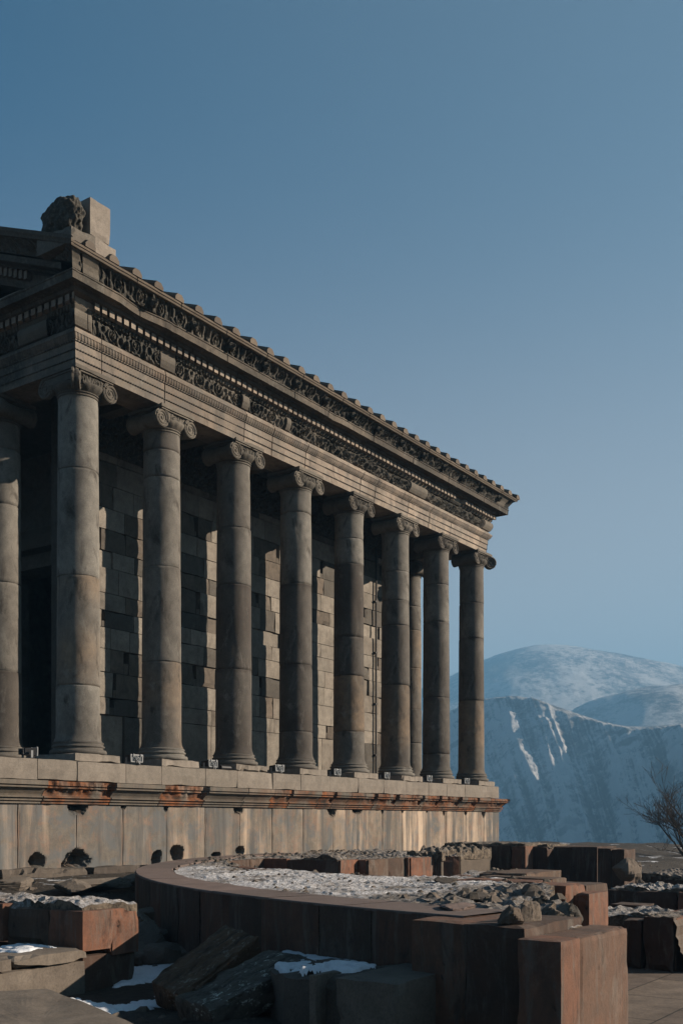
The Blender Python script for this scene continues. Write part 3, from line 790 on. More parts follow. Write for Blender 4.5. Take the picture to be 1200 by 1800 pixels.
rear = make_column(9, LX, S, None, cuts=(3.9, 4.9, 6.1, 7.2, 7.9), tones=(.8, .5, .7, .85, .6))
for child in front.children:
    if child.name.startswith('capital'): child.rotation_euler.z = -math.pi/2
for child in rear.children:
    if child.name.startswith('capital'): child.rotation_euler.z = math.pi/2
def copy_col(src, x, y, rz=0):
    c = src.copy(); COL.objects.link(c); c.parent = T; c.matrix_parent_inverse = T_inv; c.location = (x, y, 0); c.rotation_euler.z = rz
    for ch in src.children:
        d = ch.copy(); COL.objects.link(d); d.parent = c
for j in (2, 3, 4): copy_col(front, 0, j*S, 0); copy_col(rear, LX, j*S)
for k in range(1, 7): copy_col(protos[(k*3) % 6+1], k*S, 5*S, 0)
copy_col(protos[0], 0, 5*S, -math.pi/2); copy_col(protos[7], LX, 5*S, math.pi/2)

# --- architrave
aprof = dense([(-.31, 9.84), (-.31, 9.2), (.31, 9.2), (.312, 9.325), (.325, 9.33), (.328, 9.465), (.34, 9.47), (.343, 9.60), (.36, 9.605), (.362, 9.625), (.375, 9.63), (.40, 9.66), (.425, 9.70), (.435, 9.705), (.435, 9.75), (.40, 9.76), (.38, 9.80), (.34, 9.84)], .07)
def a_joint(sd, L):
    if sd == 'S': return sorted([.55, 2.0, 4.15, 5.0, 6.1, 8.15, 8.75, 10.2, 11.2, 12.3, 13.9])
    return [S*k for k in range(1, 5)]
def a_relief(sd, t, v, o, z):
    d = .004*noise.noise(Vector((t*2, z*3, 0)))
    if z < 9.22 and o > .29: d -= .05*max(0, noise.noise(Vector((t*1.7, 1, 4)))-.25)+.02*max(0, noise.noise(Vector((t*7, 1, 4)))-.1)
    if .355 < o < .43 and z < 9.72: d += .004*math.sin(t*2*math.pi/.065)
    if o > .43: d -= .035*max(0, noise.noise(Vector((t*1.3, 8, 4)))-.2)
    return d
mb = band(aprof, a_relief, a_joint, step=.018, tones=(.55, 1), tonefn=lambda sd, k, b: (.55, .35, .3, .85, .7, 1, .9, .8)[k] if sd == 'S' and k < 8 else (b*.6 if sd == 'W' else b), darkf=lambda sd, t, v: (.55 if sd == 'W' else 0)+(.4*max(0, min(1, noise.noise(Vector((t*1.1, v*2, 7)))*2)) if v > .55 else 0))  # painted dappled shade on near south blocks; west side darkened as shade
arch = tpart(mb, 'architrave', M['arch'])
def beads(o, z, r, pitch, name, parent):
    mb = MB()
    for sd in 'SW':
        L = LX if sd == 'S' else LY
        n = int((L+2*o)/pitch*4); P = []
        for i in range(n+1):
            a = i/n; ph = i % 4; rr = r*(1.0, .75, .3, .75)[ph]
            if noise.noise(Vector((i*.03, o, z))) > .35: rr *= .4
            P.append([side_pt(sd, a, o+rr*math.cos(q), z+rr*math.sin(q)) for q in np.linspace(-math.pi/2, math.pi/2, 5)])
        mb.grid(P, tone=.5, dark=.85)
    return tpart(mb, name, M['carve'], parent)
for o, z in ((.322, 9.335), (.337, 9.475), (.355, 9.61)):
    b = beads(o, z, .014, .06, 'bead_moulding', arch)

# --- frieze, carved with plain replacement blocks
plainS = [(-.38, .35)] + [(XatY(a, -.42), XatY(b, -.42)) for a, b in ((152, 187), (303, 328), (436, 448), (508, 516), (714, 742), (838, 872))]
def is_plain(sd, t):
    if sd == 'S': return any(a < t < b for a, b in plainS)
    if sd == 'W': return (t*1.0 % 2.4) > 1.7
    return True
fprof = dense([(.33, 9.84), (.385, 9.85), (.42, 9.90), (.45, 9.96), (.455, 10.0), (.45, 10.05), (.425, 10.09), (.40, 10.10), (.405, 10.115), (.44, 10.165), (.33, 10.17)], .016)
lioncut = lambda t: 0
def f_relief(sd, t, v, o, z):
    if is_plain(sd, t): return .0 if z < 10.1 else -.01
    if o < .36: return 0
    k = noise.noise(Vector((t*.9, 3, 3)))
    if z > 10.1: return -.012+.022*abs(math.sin(t*math.pi/.075))
    return -.05+.042*scroll(t, z, 9.975, .12, .52, 2)+.05*k-.06*max(0, noise.noise(Vector((t*2.6, z*3, 11)))-.3)
mb = band(fprof, f_relief, lambda sd, L: ([x for ab in plainS for x in ab if 0 < x < L] if sd == 'S' else [1.7, 2.4, 4.1, 4.8, 6.5, 7.2]), step=.013, tones=(.55, .95), seam=.03,
          darkf=lambda sd, t, v: 0 if is_plain(sd, t) else max(0, min(1, .62+1.5*noise.noise(Vector((t*1.3, 2+v, 7))))))
tpart(mb, 'frieze', M['carve'])
# --- dentils and bed mouldings
dprof = dense([(.33, 10.165), (.43, 10.165), (.43, 10.29), (.50, 10.295), (.565, 10.305), (.575, 10.36), (.33, 10.36)], .05)
mb = band(dprof, None, jr(1.3), step=.1, tones=(.2, .8)); bed = tpart(mb, 'bed_moulding', M['corn'])
pitch = .153
def teeth(L):
    n = int(L/pitch); out = []
    for i in range(n+1):
        t = L*i/n
        out.append((t-.049, t+.049+random.uniform(-.004, .004), random.uniform(-.006, .003)-(.09 if noise.noise(Vector((t*.9, .5, 3))) > .44 else 0)))
    return out
TE = {'S': teeth(LX), 'N': teeth(LX), 'E': teeth(LY), 'W': teeth(LY)}
def tooth_edges(sd, L): return sorted(x for a, b, _ in TE[sd] for x in (a-.0015, a, b, b+.0015) if 0 < x < L)
def tooth_off(sd, t, v, o, z):
    if o < .43: return 0
    for a, b, j in TE[sd]:
        if a-1e-4 <= t <= b+1e-4: return max(0, .10+j)
    return 0
mb = band([(.40, 10.178), (.431, 10.18), (.431, 10.288), (.40, 10.29)], tooth_off, None, fine='SWEN', step=9, tones=(.5, .8), extra=tooth_edges, tonevar=True)
tpart(mb, 'dentils', M['arch'])
# --- corona
cprof = dense([(.33, 10.362), (.59, 10.362), (.62, 10.385), (.735, 10.375), (.745, 10.355), (.765, 10.355), (.77, 10.465), (.785, 10.475), (.785, 10.495), (.33, 10.5)], .06)
def c_relief(sd, t, v, o, z):
    if o < .7: return .01*noise.noise(Vector((t*9, o*9, 1)))
    k = max(0, noise.noise(Vector((t*1.1, 3.3, 8)))-.32)*.22+.03*max(0, noise.noise(Vector((t*6, z*5, 8)))-.2)
    return -k+.004*noise.noise(Vector((t*4, z*6, 2)))
mb = band(cprof, c_relief, lambda sd, L: [1.35, 3.4, 5.3, 6.4, 8.0, 9.6, 11.2, 13.0] if sd == 'S' else [1.6, 3.5, 5.2, 7, 8.6], step=.03, tones=(.2, 1), seam=.012, darkf=lambda sd, t, v: .6 if sd == 'W' else .75*max(0, min(1, .1+1.6*noise.noise(Vector((t*1.3, v*1.5, 17))))))  # west side: shade painted in as dark; elsewhere mottled patina
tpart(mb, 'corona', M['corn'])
# --- sima with scrolls
sprof = dense([(.60, 10.502), (.78, 10.505), (.79, 10.53), (.80, 10.57), (.83, 10.63), (.875, 10.68), (.915, 10.72), (.92, 10.725)], .017)
splain = [(-1, .15), (XatY(212, -.85), XatY(236, -.85)), (XatY(852, -.85), XatY(868, -.85))]
def s_relief(sd, t, v, o, z):
    if sd == 'S' and any(a < t < b for a, b in splain): return 0
    if o < .77: return 0
    return -.025+.036*scroll(t+.2, z, 10.61, .1, .44, 6)+.03*noise.noise(Vector((t*.8, 1, 12)))
mb = band(sprof, s_relief, jr(1.0, .2), step=.014, sides='S', tones=(.3, .9),
          darkf=lambda sd, t, v: 0 if any(a < t < b for a, b in splain) else max(.35, min(1, .8+.8*noise.noise(Vector((t*.9, 4, 7))))))
sima = tpart(mb, 'sima', M['carve'])
mb = band([(.5, 10.726), (.955, 10.727), (.965, 10.745), (.965, 10.765), (.975, 10.768), (.985, 10.80), (.5, 10.81)], lambda sd, t, v, o, z: .004*noise.noise(Vector((t*5, z*9, 1)))-.03*max(0, noise.noise(Vector((t*2, 1, 1)))-.35), jr(1.1, .2), step=.04, sides='S', tones=(.3, .9), seam=.01)
tpart(mb, 'eaves_fillet', M['tile'])
# north side: plain copy of the eaves
mb = MB(); P = [[side_pt('N', a, o, z) for o, z in sprof+[(.965, 10.735), (.985, 10.80), (.5, 10.81)]] for a in (0, 1)]; mb.grid(P, tone=.5); tpart(mb, 'sima', M['carve'])
def lion(x):
    """lion head water spout"""
    mb = MB(); P = []; n = 22; m = 16
    for i in range(n):
        a = 2*math.pi*i/n; row = []
        for j in range(m):
            f = j/(m-1); ph = f*math.pi/2
            r = .09*math.cos(ph)*(1+.10*math.sin(a*9)*(f < .45)); out = .075*math.sin(ph)
            X = r*math.cos(a); Zz = r*math.sin(a)
            if abs(X) < .055 and -.07 < Zz < .03: out += .05*(1-abs(X)/.055)            # muzzle
            if abs(abs(X)-.035) < .02 and .01 < Zz < .05: out -= .03                       # eye sockets
            if abs(X) < .035 and -.055 < Zz < -.03: out -= .05                             # open mouth
            d = .012*noise.noise(Vector((X*30+x, out*30, Zz*30)))
            row.append((x+X, -.80-out-d-.04, 10.615+Zz))
        P.append(row)
    mb.grid(P, close_u=True, tone=.4, dark=.9)
    return mb
x = .95
while x < LX+.9:
    if not any(a-.1 < x < b+.1 for a, b in splain): tpart(lion(x), 'lion_head', M['carve'], smooth=True, parent=sima)
    x += 1.03

# --- roof
PITCH = .40; ZE = 10.812; RY = LY/2
mb = MB()
zr = ZE+(RY+.98)*PITCH
mb.add([(-.9, -.98, ZE), (LX+.9, -.98, ZE), (LX+.9, RY, zr), (-.9, RY, zr), (-.9, LY+.98, ZE), (LX+.9, LY+.98, ZE)], [(0, 1, 2, 3), (3, 2, 5, 4)], tone=.3)
mb.add([(-.9, -.98, ZE-.05), (LX+.9, -.98, ZE-.05), (LX+.9, RY, zr-.05), (-.9, RY, zr-.05), (-.9, LY+.98, ZE-.05), (LX+.9, LY+.98, ZE-.05)], [(3, 2, 1, 0), (4, 5, 2, 3)], tone=.3)
roof = tpart(mb, 'roof', M['tile'])
def tile_row(x, side=1):
    mb = MB(); tn = random.random(); w = .105
    prof = [(-w, -.0), (-w, .055), (-.05, .115), (.05, .115), (w, .055), (w, -.0)]
    nseg = 9; y0 = -1.0
    for i in range(nseg):
        ya = y0+i*(RY+1.0)/nseg; yb = y0+(i+1)*(RY+1.0)/nseg-.006
        za = ZE+(ya+.98)*PITCH; zb = ZE+(yb+.98)*PITCH; k = 1.0
        if side < 0: ya, yb = LY-ya, LY-yb
        A = [(x+u*1.02, ya, za+v*1.05) for u, v in prof]; B = [(x+u*.96, yb, zb+v*.95) for u, v in prof]
        mb.add(A+B, [(j, (j+1) % 6, 6+(j+1) % 6, 6+j) for j in range(6)]+[(0, 1, 2, 3, 4, 5), (11, 10, 9, 8, 7, 6)], tone=tn if i == 0 else random.random())
    return mb
tx = [XatY(p, -1.0) for p in (160, 202, 241, 280)]; step = (tx[-1]-tx[0])/3
x = tx[0]
while x < LX+1.0:
    tpart(tile_row(x), 'cover_tile', M['tile'], parent=roof); x += step*1.0
x = tx[0]
# --- pediments: raking cornices and tympanum
def rake(xw, sgn, detail):
    # profile (o, z) extruded up the slope; sgn -1 west, +1 east
    base = (lambda o: -o) if sgn < 0 else (lambda o: LX+o)
    yl = LY/2
    def slope(prof, relief, step, y0fn, z_lift=0, darkv=0, tones=(.3, .8)):  # darkv: west-side shade painted in, with carved patina on the sima
        mb = MB()
        for half in (0, 1):
            P = []; tn = []; dk = []
            n = max(2, int((yl+1)/step))
            for i in range(n+1):
                f = i/n; row = []
                for vi, (o, z) in enumerate(prof):
                    ys = -y0fn(o); y = ys+(yl-ys)*f
                    off = relief(y+half*20, z, o) if relief else 0
                    zz = z+z_lift+(y+.98)*PITCH
                    yy = y if half == 0 else LY-y
                    row.append((base(o+off), yy, zz)); dk.append(darkv); tn.append(.5)
                P.append(row)
            mb.grid(P, tone=tn, dark=dk)
        return mb
    st = .02 if detail else .5
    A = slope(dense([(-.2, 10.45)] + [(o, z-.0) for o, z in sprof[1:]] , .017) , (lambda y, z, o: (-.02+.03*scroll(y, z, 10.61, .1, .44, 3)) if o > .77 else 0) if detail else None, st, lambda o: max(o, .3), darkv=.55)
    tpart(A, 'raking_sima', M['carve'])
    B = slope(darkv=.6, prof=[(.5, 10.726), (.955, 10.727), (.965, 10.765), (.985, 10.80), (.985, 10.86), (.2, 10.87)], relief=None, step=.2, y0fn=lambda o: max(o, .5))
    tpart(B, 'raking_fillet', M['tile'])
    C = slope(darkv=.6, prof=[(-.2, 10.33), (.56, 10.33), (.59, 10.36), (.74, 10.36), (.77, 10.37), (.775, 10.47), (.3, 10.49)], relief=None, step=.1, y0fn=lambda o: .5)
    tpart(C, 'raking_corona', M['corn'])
    D = slope([(-.2, 10.05), (.40, 10.05), (.43, 10.10), (.43, 10.16), (.43, 10.31), (.5, 10.33)], (lambda y, z, o: .015*noise.noise(Vector((y*20, z*20, 0)))) if detail else None, .03 if detail else .5, lambda o: -.15)
    tpart(D, 'raking_bed_moulding', M['corn'])
    mb = MB()
    y = .7
    while y < LY-.7:
        d = y if y < yl else LY-y; z = (d+.98)*PITCH
        mb.box(min(base(.43), base(.53)), max(base(.43), base(.53)), y-.042, y+.042, 10.18+z, 10.32+z, tone=.4); y += .135
    tpart(mb, 'raking_dentils', M['arch'])
    # tympanum blocks
    mb = MB(); bx0, bx1 = sorted((base(.28), base(.05)))
    for r_ in range(6):
        z0 = 10.5+r_*.42; z1 = z0+.415
        ymin = (z0+.42-10.15)/PITCH-.98
        y = ymin
        while y < LY-ymin-.1:
            w = min(random.uniform(.7, 1.2), LY-ymin-y); mb.rough_box(bx0, bx1, y, y+w-.01, z0, z1, cell=.2, amp=.004, chip=.01, seed=y, tone=random.random()); y += w
    mb.box(bx0+.05, bx1-.02, .6, LY-.6, 10.45, 10.9, tone=.4)
    tpart(mb, 'tympanum', M['wall'])
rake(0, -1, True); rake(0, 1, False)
# --- acroterion on the near corner
AC = MB()
zc = 10.83
px0 = -.93
AC.rough_box(-.94, -.42, -.93, -.10, 10.80, 11.10, cell=.08, amp=.004, chip=.02, seed=3, tone=.3, dark=.5)  # shade of the west side painted in by low tone and dark
AC.rough_box(-.44, .04, -.93, -.42, 10.80, 11.105, cell=.08, amp=.004, chip=.015, seed=5, tone=.8)
acro = tpart(AC, 'acroterion_pedestal', M['slab'])
mb = MB(); mb.rough_box(-.52, -.08, -.90, -.48, 11.11, 11.72, cell=.08, amp=.003, chip=.012, seed=4, tone=.85)
tpart(mb, 'acroterion_pier', M['slab'], parent=acro)
mb = MB(); P = []; dkk = []
for i in range(96):
    a = 2*math.pi*i/96; row = []
    for j in range(56):
        f = j/55; ph = (f-.5)*math.pi
        cx, cy, cz = math.cos(ph)*math.cos(a), math.cos(ph)*math.sin(a), math.sin(ph)
        v = Vector((cx, cy, cz))
        m_ = (abs(cx)**3.2+abs(cy)**3.2+abs(cz)**3.2)**(1/3.2)
        r = .93/m_*(1+.10*noise.noise(v*1.9)-.13*(cy > 0)*max(0, cz)*cy*2)
        r += .085*scroll(.31+(cy if abs(cx) > .4 else cx)*.34, 9+cz*.30, 9.02, .1, .62, 4)+.10*abs(noise.noise(v*4.5))-.05
        row.append((-.74+.22*r*cx, -.50+.42*r*cy, 11.37+.32*r*cz))
    P.append(row)
mb.grid(P, close_u=True, tone=.3, dark=.85)
tpart(mb, 'carved_leaf_block', M['carve'], smooth=True, parent=acro)
# its twin on the far front corner and small blocks along the rake are out of view; a low cap at the rear corner

# ------------------------------------------------------------------ floodlights on the podium edge
def floodlight(x, y, rz=0, lab='', scale=1.0, tilt=0.0, first=None):
    t = empty('floodlight', lab, 'floodlight', (x, y, ZS+.004), 'floodlights along the podium edge')
    t.rotation_euler.z = rz; t.scale = (scale,)*3
    if first is None:
        h = MB()
        h.add([(-.14, -.10, .045), (.14, -.10, .045), (.15, -.10, .185), (-.15, -.10, .185), (-.10, .10, .06), (.10, .10, .06), (.11, .10, .17), (-.11, .10, .17)],
              [(0, 1, 2, 3), (5, 4, 7, 6), (4, 0, 3, 7), (1, 5, 6, 2), (3, 2, 6, 7), (4, 5, 1, 0)])
        for k in range(6): h.box(-.09+.032*k, -.084+.032*k, .10, .13, .06, .17)
        h.build('housing', M['black'], t)
        g = MB(); fz = -.112
        g.box(-.155, .155, fz-.012, fz+.01, .165, .192); g.box(-.148, .148, fz-.012, fz+.01, .038, .056)
        for s_ in (-1, 1):
            g.add([(s_*.150, fz-.012, .05), (s_*.128, fz-.012, .05), (s_*.135, fz-.012, .17), (s_*.157, fz-.012, .17), (s_*.150, fz+.01, .05), (s_*.128, fz+.01, .05), (s_*.135, fz+.01, .17), (s_*.157, fz+.01, .17)],
                  [(0, 1, 2, 3), (4, 7, 6, 5), (0, 4, 5, 1), (1, 5, 6, 2), (2, 6, 7, 3), (3, 7, 4, 0)])
            g.box(s_*.09-.012, s_*.09+.012, fz-.03, fz-.012, .15, .2)
        g.build('front_frame', M['white'], t)
        gl = MB(); gl.box(-.13, .13, -.112, -.104, .056, .165); gl.build('glass', M['glass'], t)
        b = MB()
        for s_ in (-1, 1): b.box(s_*.163-.006, s_*.163+.006, -.02, .02, .004, .13)
        b.box(-.169, .169, -.02, .02, 0, .006)
        b.tube([(0, -.125, .06), (.02, -.16, .12), (-.03, -.15, .15), (-.05, -.14, .1), (0, -.15, .05), (.05, -.15, .0), (.07, -.02, -.005)], .011, 6)
        b.build('bracket', M['white'], t)
    else:
        for ch in first.children:
            c = ch.copy(); COL.objects.link(c); c.parent = t
    return t
words = ['first', 'second', 'third', 'fourth', 'fifth', 'sixth', 'seventh']
fl = None
for i, px in enumerate((236, 369, 487, 588, 675, 750, 816)):
    x = XatY(px, -.45)
    lab = ['white-framed floodlight on the slab between the corner column and the second column',
           'white-framed floodlight with black pipe beside it at the foot of the third column',
           'white-framed floodlight on the slab between the third and fourth columns',
           'white-framed floodlight on the slab between the fourth and fifth columns',
           'white-framed floodlight on the slab just left of the sixth column base',
           'white-framed floodlight on the slab just left of the seventh column base',
           'smallest farthest white floodlight, at the foot of the last corner column'][i]
    o = floodlight(x, -.42, R((-4, 5, -2, 3, 6, 2, 0)[i]), lab, .9, first=fl)
    fl = fl or o
x = XatY(50, -.42); floodlight(x, -.40, R(80), 'dark floodlight seen from its side, left of the near corner column', .9, first=fl)
mb = MB(); x = XatY(386, -.4); mb.tube([(x, -.42, ZS+.05), (x+.28, -.42, ZS+.05)], .045, 14); mb.tube([(x-.004, -.42, ZS+.05), (x, -.42, ZS+.05)], [.0, .045], 14)
mb.build('cable_drum', M['black'], None, smooth=True, label='short black cylinder lying on the slab right of the second floodlight', category='pipe')

# ------------------------------------------------------------------ church ruin: round outer wall
CC = (4.92, -12.44); RO = 11.22; RT = 1.0
def cp(a, r, z): return (CC[0]+r*math.cos(a), CC[1]+r*math.sin(a), z)
a_w = math.atan2(-10.72-CC[1], -6.15-CC[0]) % (2*math.pi)       # start of the arc at the west opening
a_n = math.atan2(-1.9-CC[1], 3.9-CC[0])                      # end in the north-east
def frost_build(mb, name, frost, parent=None, **k):
    o = mb.build(name, M['rubble'], parent, **k)
    at = o.data.attributes.new('frost', 'FLOAT', 'POINT'); at.data.foreach_set('value', np.full(len(mb.v), frost, dtype=np.float32) if not hasattr(frost, '__len__') else np.array(frost, dtype=np.float32))
    return o
CH_ = empty('round_church_ruin', 'low round outer wall of a ruined church with red tuff coping and frosted top', 'ruin wall', (-5.5, -8, .5))
CHI = Matrix.Translation((5.5, 8, -.5))
def chpart(mb, name, mat, **k):
    o = mb.build(name, mat, None, **k); o.parent = CH_; o.matrix_parent_inverse = CHI; return o
# facing stones of the outer face (vertical slabs with fine joints)
mb = MB(); a = a_w
while a > a_n:
    w = random.uniform(.55, 1.05)/RO; a2 = max(a_n, a-w); tn = random.uniform(0, .35) if random.random() < .8 else .75
    off = random.uniform(-.006, .008)
    n = max(2, int((a-a2)*RO/.09)); P = []
    for i in range(n+1):
        aa = a-.0003+(a2-a+.0006)*i/n
        row = [cp(aa, RO-.2, .15)]
        for z in np.linspace(.15, RT-.012, 11):
            e = .016+.02*max(0, noise.noise(Vector((aa*40, z*6, 2)))) if i in (0, n) else 0
            if z > RT-.05: e += .03*max(0, noise.noise(Vector((aa*60, 1, 2)))-.1)
            d = .006*fbm(aa*RO*2, z*2, a, 3)
            row.append(cp(aa, RO+off+d-e, z))
        row.append(cp(aa, RO-.2, RT-.013))
        P.append(row)
    mb.grid(P, tone=tn, rust=random.choice([.1, .2, .4]))
    a = a2
chpart(mb, 'outer_face', M['tuff'], smooth=False)
# coping ring of smooth red slabs
mb = MB(); a = a_w
while a > a_n:
    w = random.uniform(.8, 1.3)/RO; a2 = max(a_n, a-w); P = []; n = 8; wd = .50+.05*math.sin(a*7)
    for i in range(n+1):
        aa = a-.0004+(a2-a+.0008)*i/n; rag = .06*noise.noise(Vector((aa*20, 1, 1)))
        P.append([cp(aa, RO-wd+rag, RT-.03), cp(aa, RO-wd+rag, RT), cp(aa, RO-.01, RT+.002*math.sin(a*50)), cp(aa, RO, RT-.008), cp(aa, RO, RT-.02), cp(aa, RO-.25, RT-.021)])
    mb.grid(P, tone=random.random()); a = a2
chpart(mb, 'coping', M['tufftop'])
# rubble core, a height field between the coping and the inner faces
def pip(x, y, poly):
    c = False; j = len(poly)-1
    for i in range(len(poly)):
        if (poly[i][1] > y) != (poly[j][1] > y) and x < (poly[j][0]-poly[i][0])*(y-poly[i][1])/(poly[j][1]-poly[i][1])+poly[i][0]: c = not c
        j = i
    return c
inner = [(-6.2, -10.95), (-5.4, -10.95), (-4.8, -10.85), (-4.0, -10.35), (-2.9, -9.9), (-1.9, -9.3), (-.9, -8.75), (-.7, -8.5), (-.6, -8.3), (-.5, -8.05), (-1.0, -8.15), (-1.97, -8.25), (-2.29, -7.78), (-2.1, -6.94), (-1.68, -5.48), (-.87, -4.13), (.1, -3.3), (1.25, -3.05), (1.25, YatX(595, 1.25)), (1.75, YatX(595, 1.25)), (1.75, YatX(645, 1.75)), (2.9, YatX(645, 1.75)), (2.9, YatX(720, 2.9)), (3.7, YatX(720, 2.9)), (4.0, -5.2), (5.2, -4.2), (5.5, -2.0)]
arc = [cp(aa, RO-.47, 0)[:2] for aa in np.linspace(a_n-.12, a_w, 60)]
poly = inner+arc
def core():
    step = .05; vs = []; fs = []; idx = {}; fr = []
    xs = np.arange(-6.7, 6, step); ys = np.arange(-11.2, -1, step)
    def vid(i, j):
        if (i, j) not in idx:
            x = xs[0]+i*step; y = ys[0]+j*step
            ro = RO-.47-math.hypot(x-CC[0], y-CC[1])
            e = smooth(0, .35, ro)
            n = fbm(x*1.1, y*1.1, 0, 5); m_ = abs(noise.noise(Vector((x*3.3, y*3.3, 2))))
            rubbly = max(smooth(-8.9, -10.2, y), smooth(-1.9, -1.0, x)*.7)
            z = RT-.012+e*(.02*n+.018*m_+.02*abs(noise.noise(Vector((x*11, y*11, 5))))+.012*noise.noise(Vector((x*23, y*23, 5)))+.10*rubbly*(abs(n)+.3*n+.5*abs(noise.noise(Vector((x*7, y*7, 8))))-.25)) - .015*(1-e)
            vs.append((x, y, z)); fr.append(.25+.75*smooth(.55, .0, rubbly)*smooth(-.4, .2, n+.2)); idx[(i, j)] = len(vs)-1
        return idx[(i, j)]
    edge = {}
    for i in range(len(xs)-1):
        for j in range(len(ys)-1):
            if pip(xs[i]+step/2, ys[j]+step/2, poly):
                f = (vid(i, j), vid(i+1, j), vid(i+1, j+1), vid(i, j+1)); fs.append(f)
                for a_, b_ in zip(f, f[1:]+f[:1]):
                    if (b_, a_) in edge: del edge[(b_, a_)]
                    else: edge[(a_, b_)] = 1
    low = {}
    for a_, b_ in list(edge):
        for q in (a_, b_):
            if q not in low:
                x, y, z = vs[q]; vs.append((x, y, .1)); fr.append(0); low[q] = len(vs)-1
        fs.append((b_, a_, low[a_], low[b_]))
    mb = MB(); mb.add(vs, fs); o = frost_build(mb, 'rubble_core', fr); o.parent = CH_; o.matrix_parent_inverse = CHI
core()
# inner faces of dressed red tuff along the polygon steps
def wall_run(mb, p, q, z0, z1, th=.16, lo=.5, hi=1.0, tones=(0, .7), proud=.03):
    p = Vector(p); q = Vector(q); L = (q-p).length; d = (q-p)/L; nrm = Vector((d.y, -d.x))    # right hand side is the open side
    x = 0
    while x < L-.01:
        w = random.uniform(lo, hi)
        if x+w > L-.25: w = L-x
        pr = proud+random.uniform(-.008, .01)
        b = MB(); b.rough_box(0+.003, w-.003, -th, pr, z0, z1+random.uniform(-.006, .004), cell=.09, amp=.004, chip=.02, seed=x+p.x, tone=random.uniform(*tones), rust=random.choice([.2, .9, .9]))
        mt = Matrix.Translation((p.x+d.x*x, p.y+d.y*x, 0)) @ Matrix(((d.x, nrm.x, 0, 0), (d.y, nrm.y, 0, 0), (0, 0, 1, 0), (0, 0, 0, 1)))
        b.xf(mt); b.f = [f[::-1] for f in b.f]
        mb.add(b.v, b.f, tone=b.tone, rust=b.rust); x += w
mb = MB()
runs = inner[3:]
for p, q in zip(runs, runs[1:]):
    if p[0] < -1.9 and q[0] < -1.0 and p[1] < -8.3: continue
    wall_run(mb, p, q, .0, RT+.0, tones=(.15, 1))
chpart(mb, 'inner_face', M['tuff'])

# ------------------------------------------------------------------ west door jamb block (big red block in front)
JB = empty('door_jamb_ruin', 'large red tuff jamb block standing proud at the right end of the round wall', 'ruin wall', (-6, -11, 0))
JBI = Matrix.Translation((6, 11, 0))
def jpart(mb, name, mat, **k):
    o = mb.build(name, mat, None, **k); o.parent = JB; o.matrix_parent_inverse = JBI; return o
XJ = -6.60; YJ = -11.56
mb = MB(); 
y1_ = YatX(753, XJ+.17); y2_ = YatX(814, XJ+.12); y3_ = YatX(914, XJ+.05)
mb.rough_box(XJ+.16, -5.6, y2_+.004, y1_+.12, -.1, .985, cell=.07, amp=.004, chip=.012, seed=1, tone=.6, rust=.5)
mb.rough_box(XJ+.12, -5.6, y3_+.004, y2_, -.1, .985, cell=.07, amp=.004, chip=.012, seed=2, tone=.05, rust=.2)
mb.rough_box(XJ, XJ+.28, YJ, y3_, .12, .93, cell=.035, amp=.004, chip=.012, seed=3, tone=.5, rust=.65)
mb.rough_box(XJ+.285, -5.5, YJ+.004, y3_-.001, .12, .925, cell=.035, amp=.004, chip=.012, seed=5, tone=.8, rust=.35)
mb.rough_box(XJ-.03, XJ+.62, YJ-.02, y3_, -.1, .115, cell=.06, amp=.006, chip=.03, seed=7, tone=.7, rust=.55)
mb.rough_box(XJ+.625, -5.45, YJ+.01, y3_, -.1, .112, cell=.06, amp=.006, chip=.03, seed=8, tone=.4, rust=.3)
jpart(mb, 'facing_blocks', M['tuff'])
mb = MB(); mb.rough_box(-6.3, -5.5, y3_-.002, y3_+.5, .3, .92, cell=.05, amp=.04, chip=.05, seed=9, freq=4)
o = frost_build(mb, 'rubble_core', .5); o.parent = JB; o.matrix_parent_inverse = JBI
# loose stones on top
def rock(px, py, z, sx, sy, sz, lab, mat='rock', rz=0, seed=0, tone=.5, name='loose_stone', group=None, n=14, tilt=0, dark=0, sharp=.35):
    X, Y = GZ(px, py, z)
    b = MB(); P = []
    rnd = random.Random(seed)
    planes = [(Vector((rnd.uniform(-1, 1), rnd.uniform(-1, 1), rnd.uniform(-.6, 1))).normalized(), rnd.uniform(.55, .85)) for _ in range(11)]
    for i in range(n*2):
        a = 2*math.pi*i/(n*2); row = []
        for j in range(n+1):
            ph = (j/n-.5)*math.pi; v = Vector((math.cos(ph)*math.cos(a), math.cos(ph)*math.sin(a), math.sin(ph)))
            r = 1.15
            for pn, pd in planes:
                dd = v.dot(pn)
                if dd > 1e-3: r = min(r, pd/dd)
            r *= 1+.06*noise.noise(v*4+Vector((seed, 0, 0)))+.03*noise.noise(v*11)
            row.append((v.x*r*sx, v.y*r*sy, v.z*r*sz))
        P.append(row)
    b.grid(P, close_u=True, tone=tone, dark=dark)
    o = b.build(name, M[mat], None, label=lab, category='stone')
    o.location = (X, Y, z+sz*.45); o.rotation_euler = (tilt, 0, rz)
    if group: o['group'] = group
    return o
rock(897, 1623, .99, .11, .08, .08, 'reddish jagged stone on the near edge of the frosted wall top', 'tuff', .4, 1, .9)
rock(927, 1628, .95, .08, .08, .12, 'upright tan broken stone standing at the step of the door jamb', 'rock', .2, 2, 1)
rock(968, 1622, .92, .15, .09, .08, 'low flat grey stone lying between two bigger ones by the door jamb', 'rock', 1.1, 3, .8)
rock(996, 1618, .93, .13, .09, .10, 'biggest round-topped brown boulder beside the orange jamb strip', 'rock', .7, 4, .85)
rock(1008, 1622, .92, .09, .07, .09, 'small dark wedge of stone right of the biggest boulder', 'rock', .2, 5, .1, dark=.6)
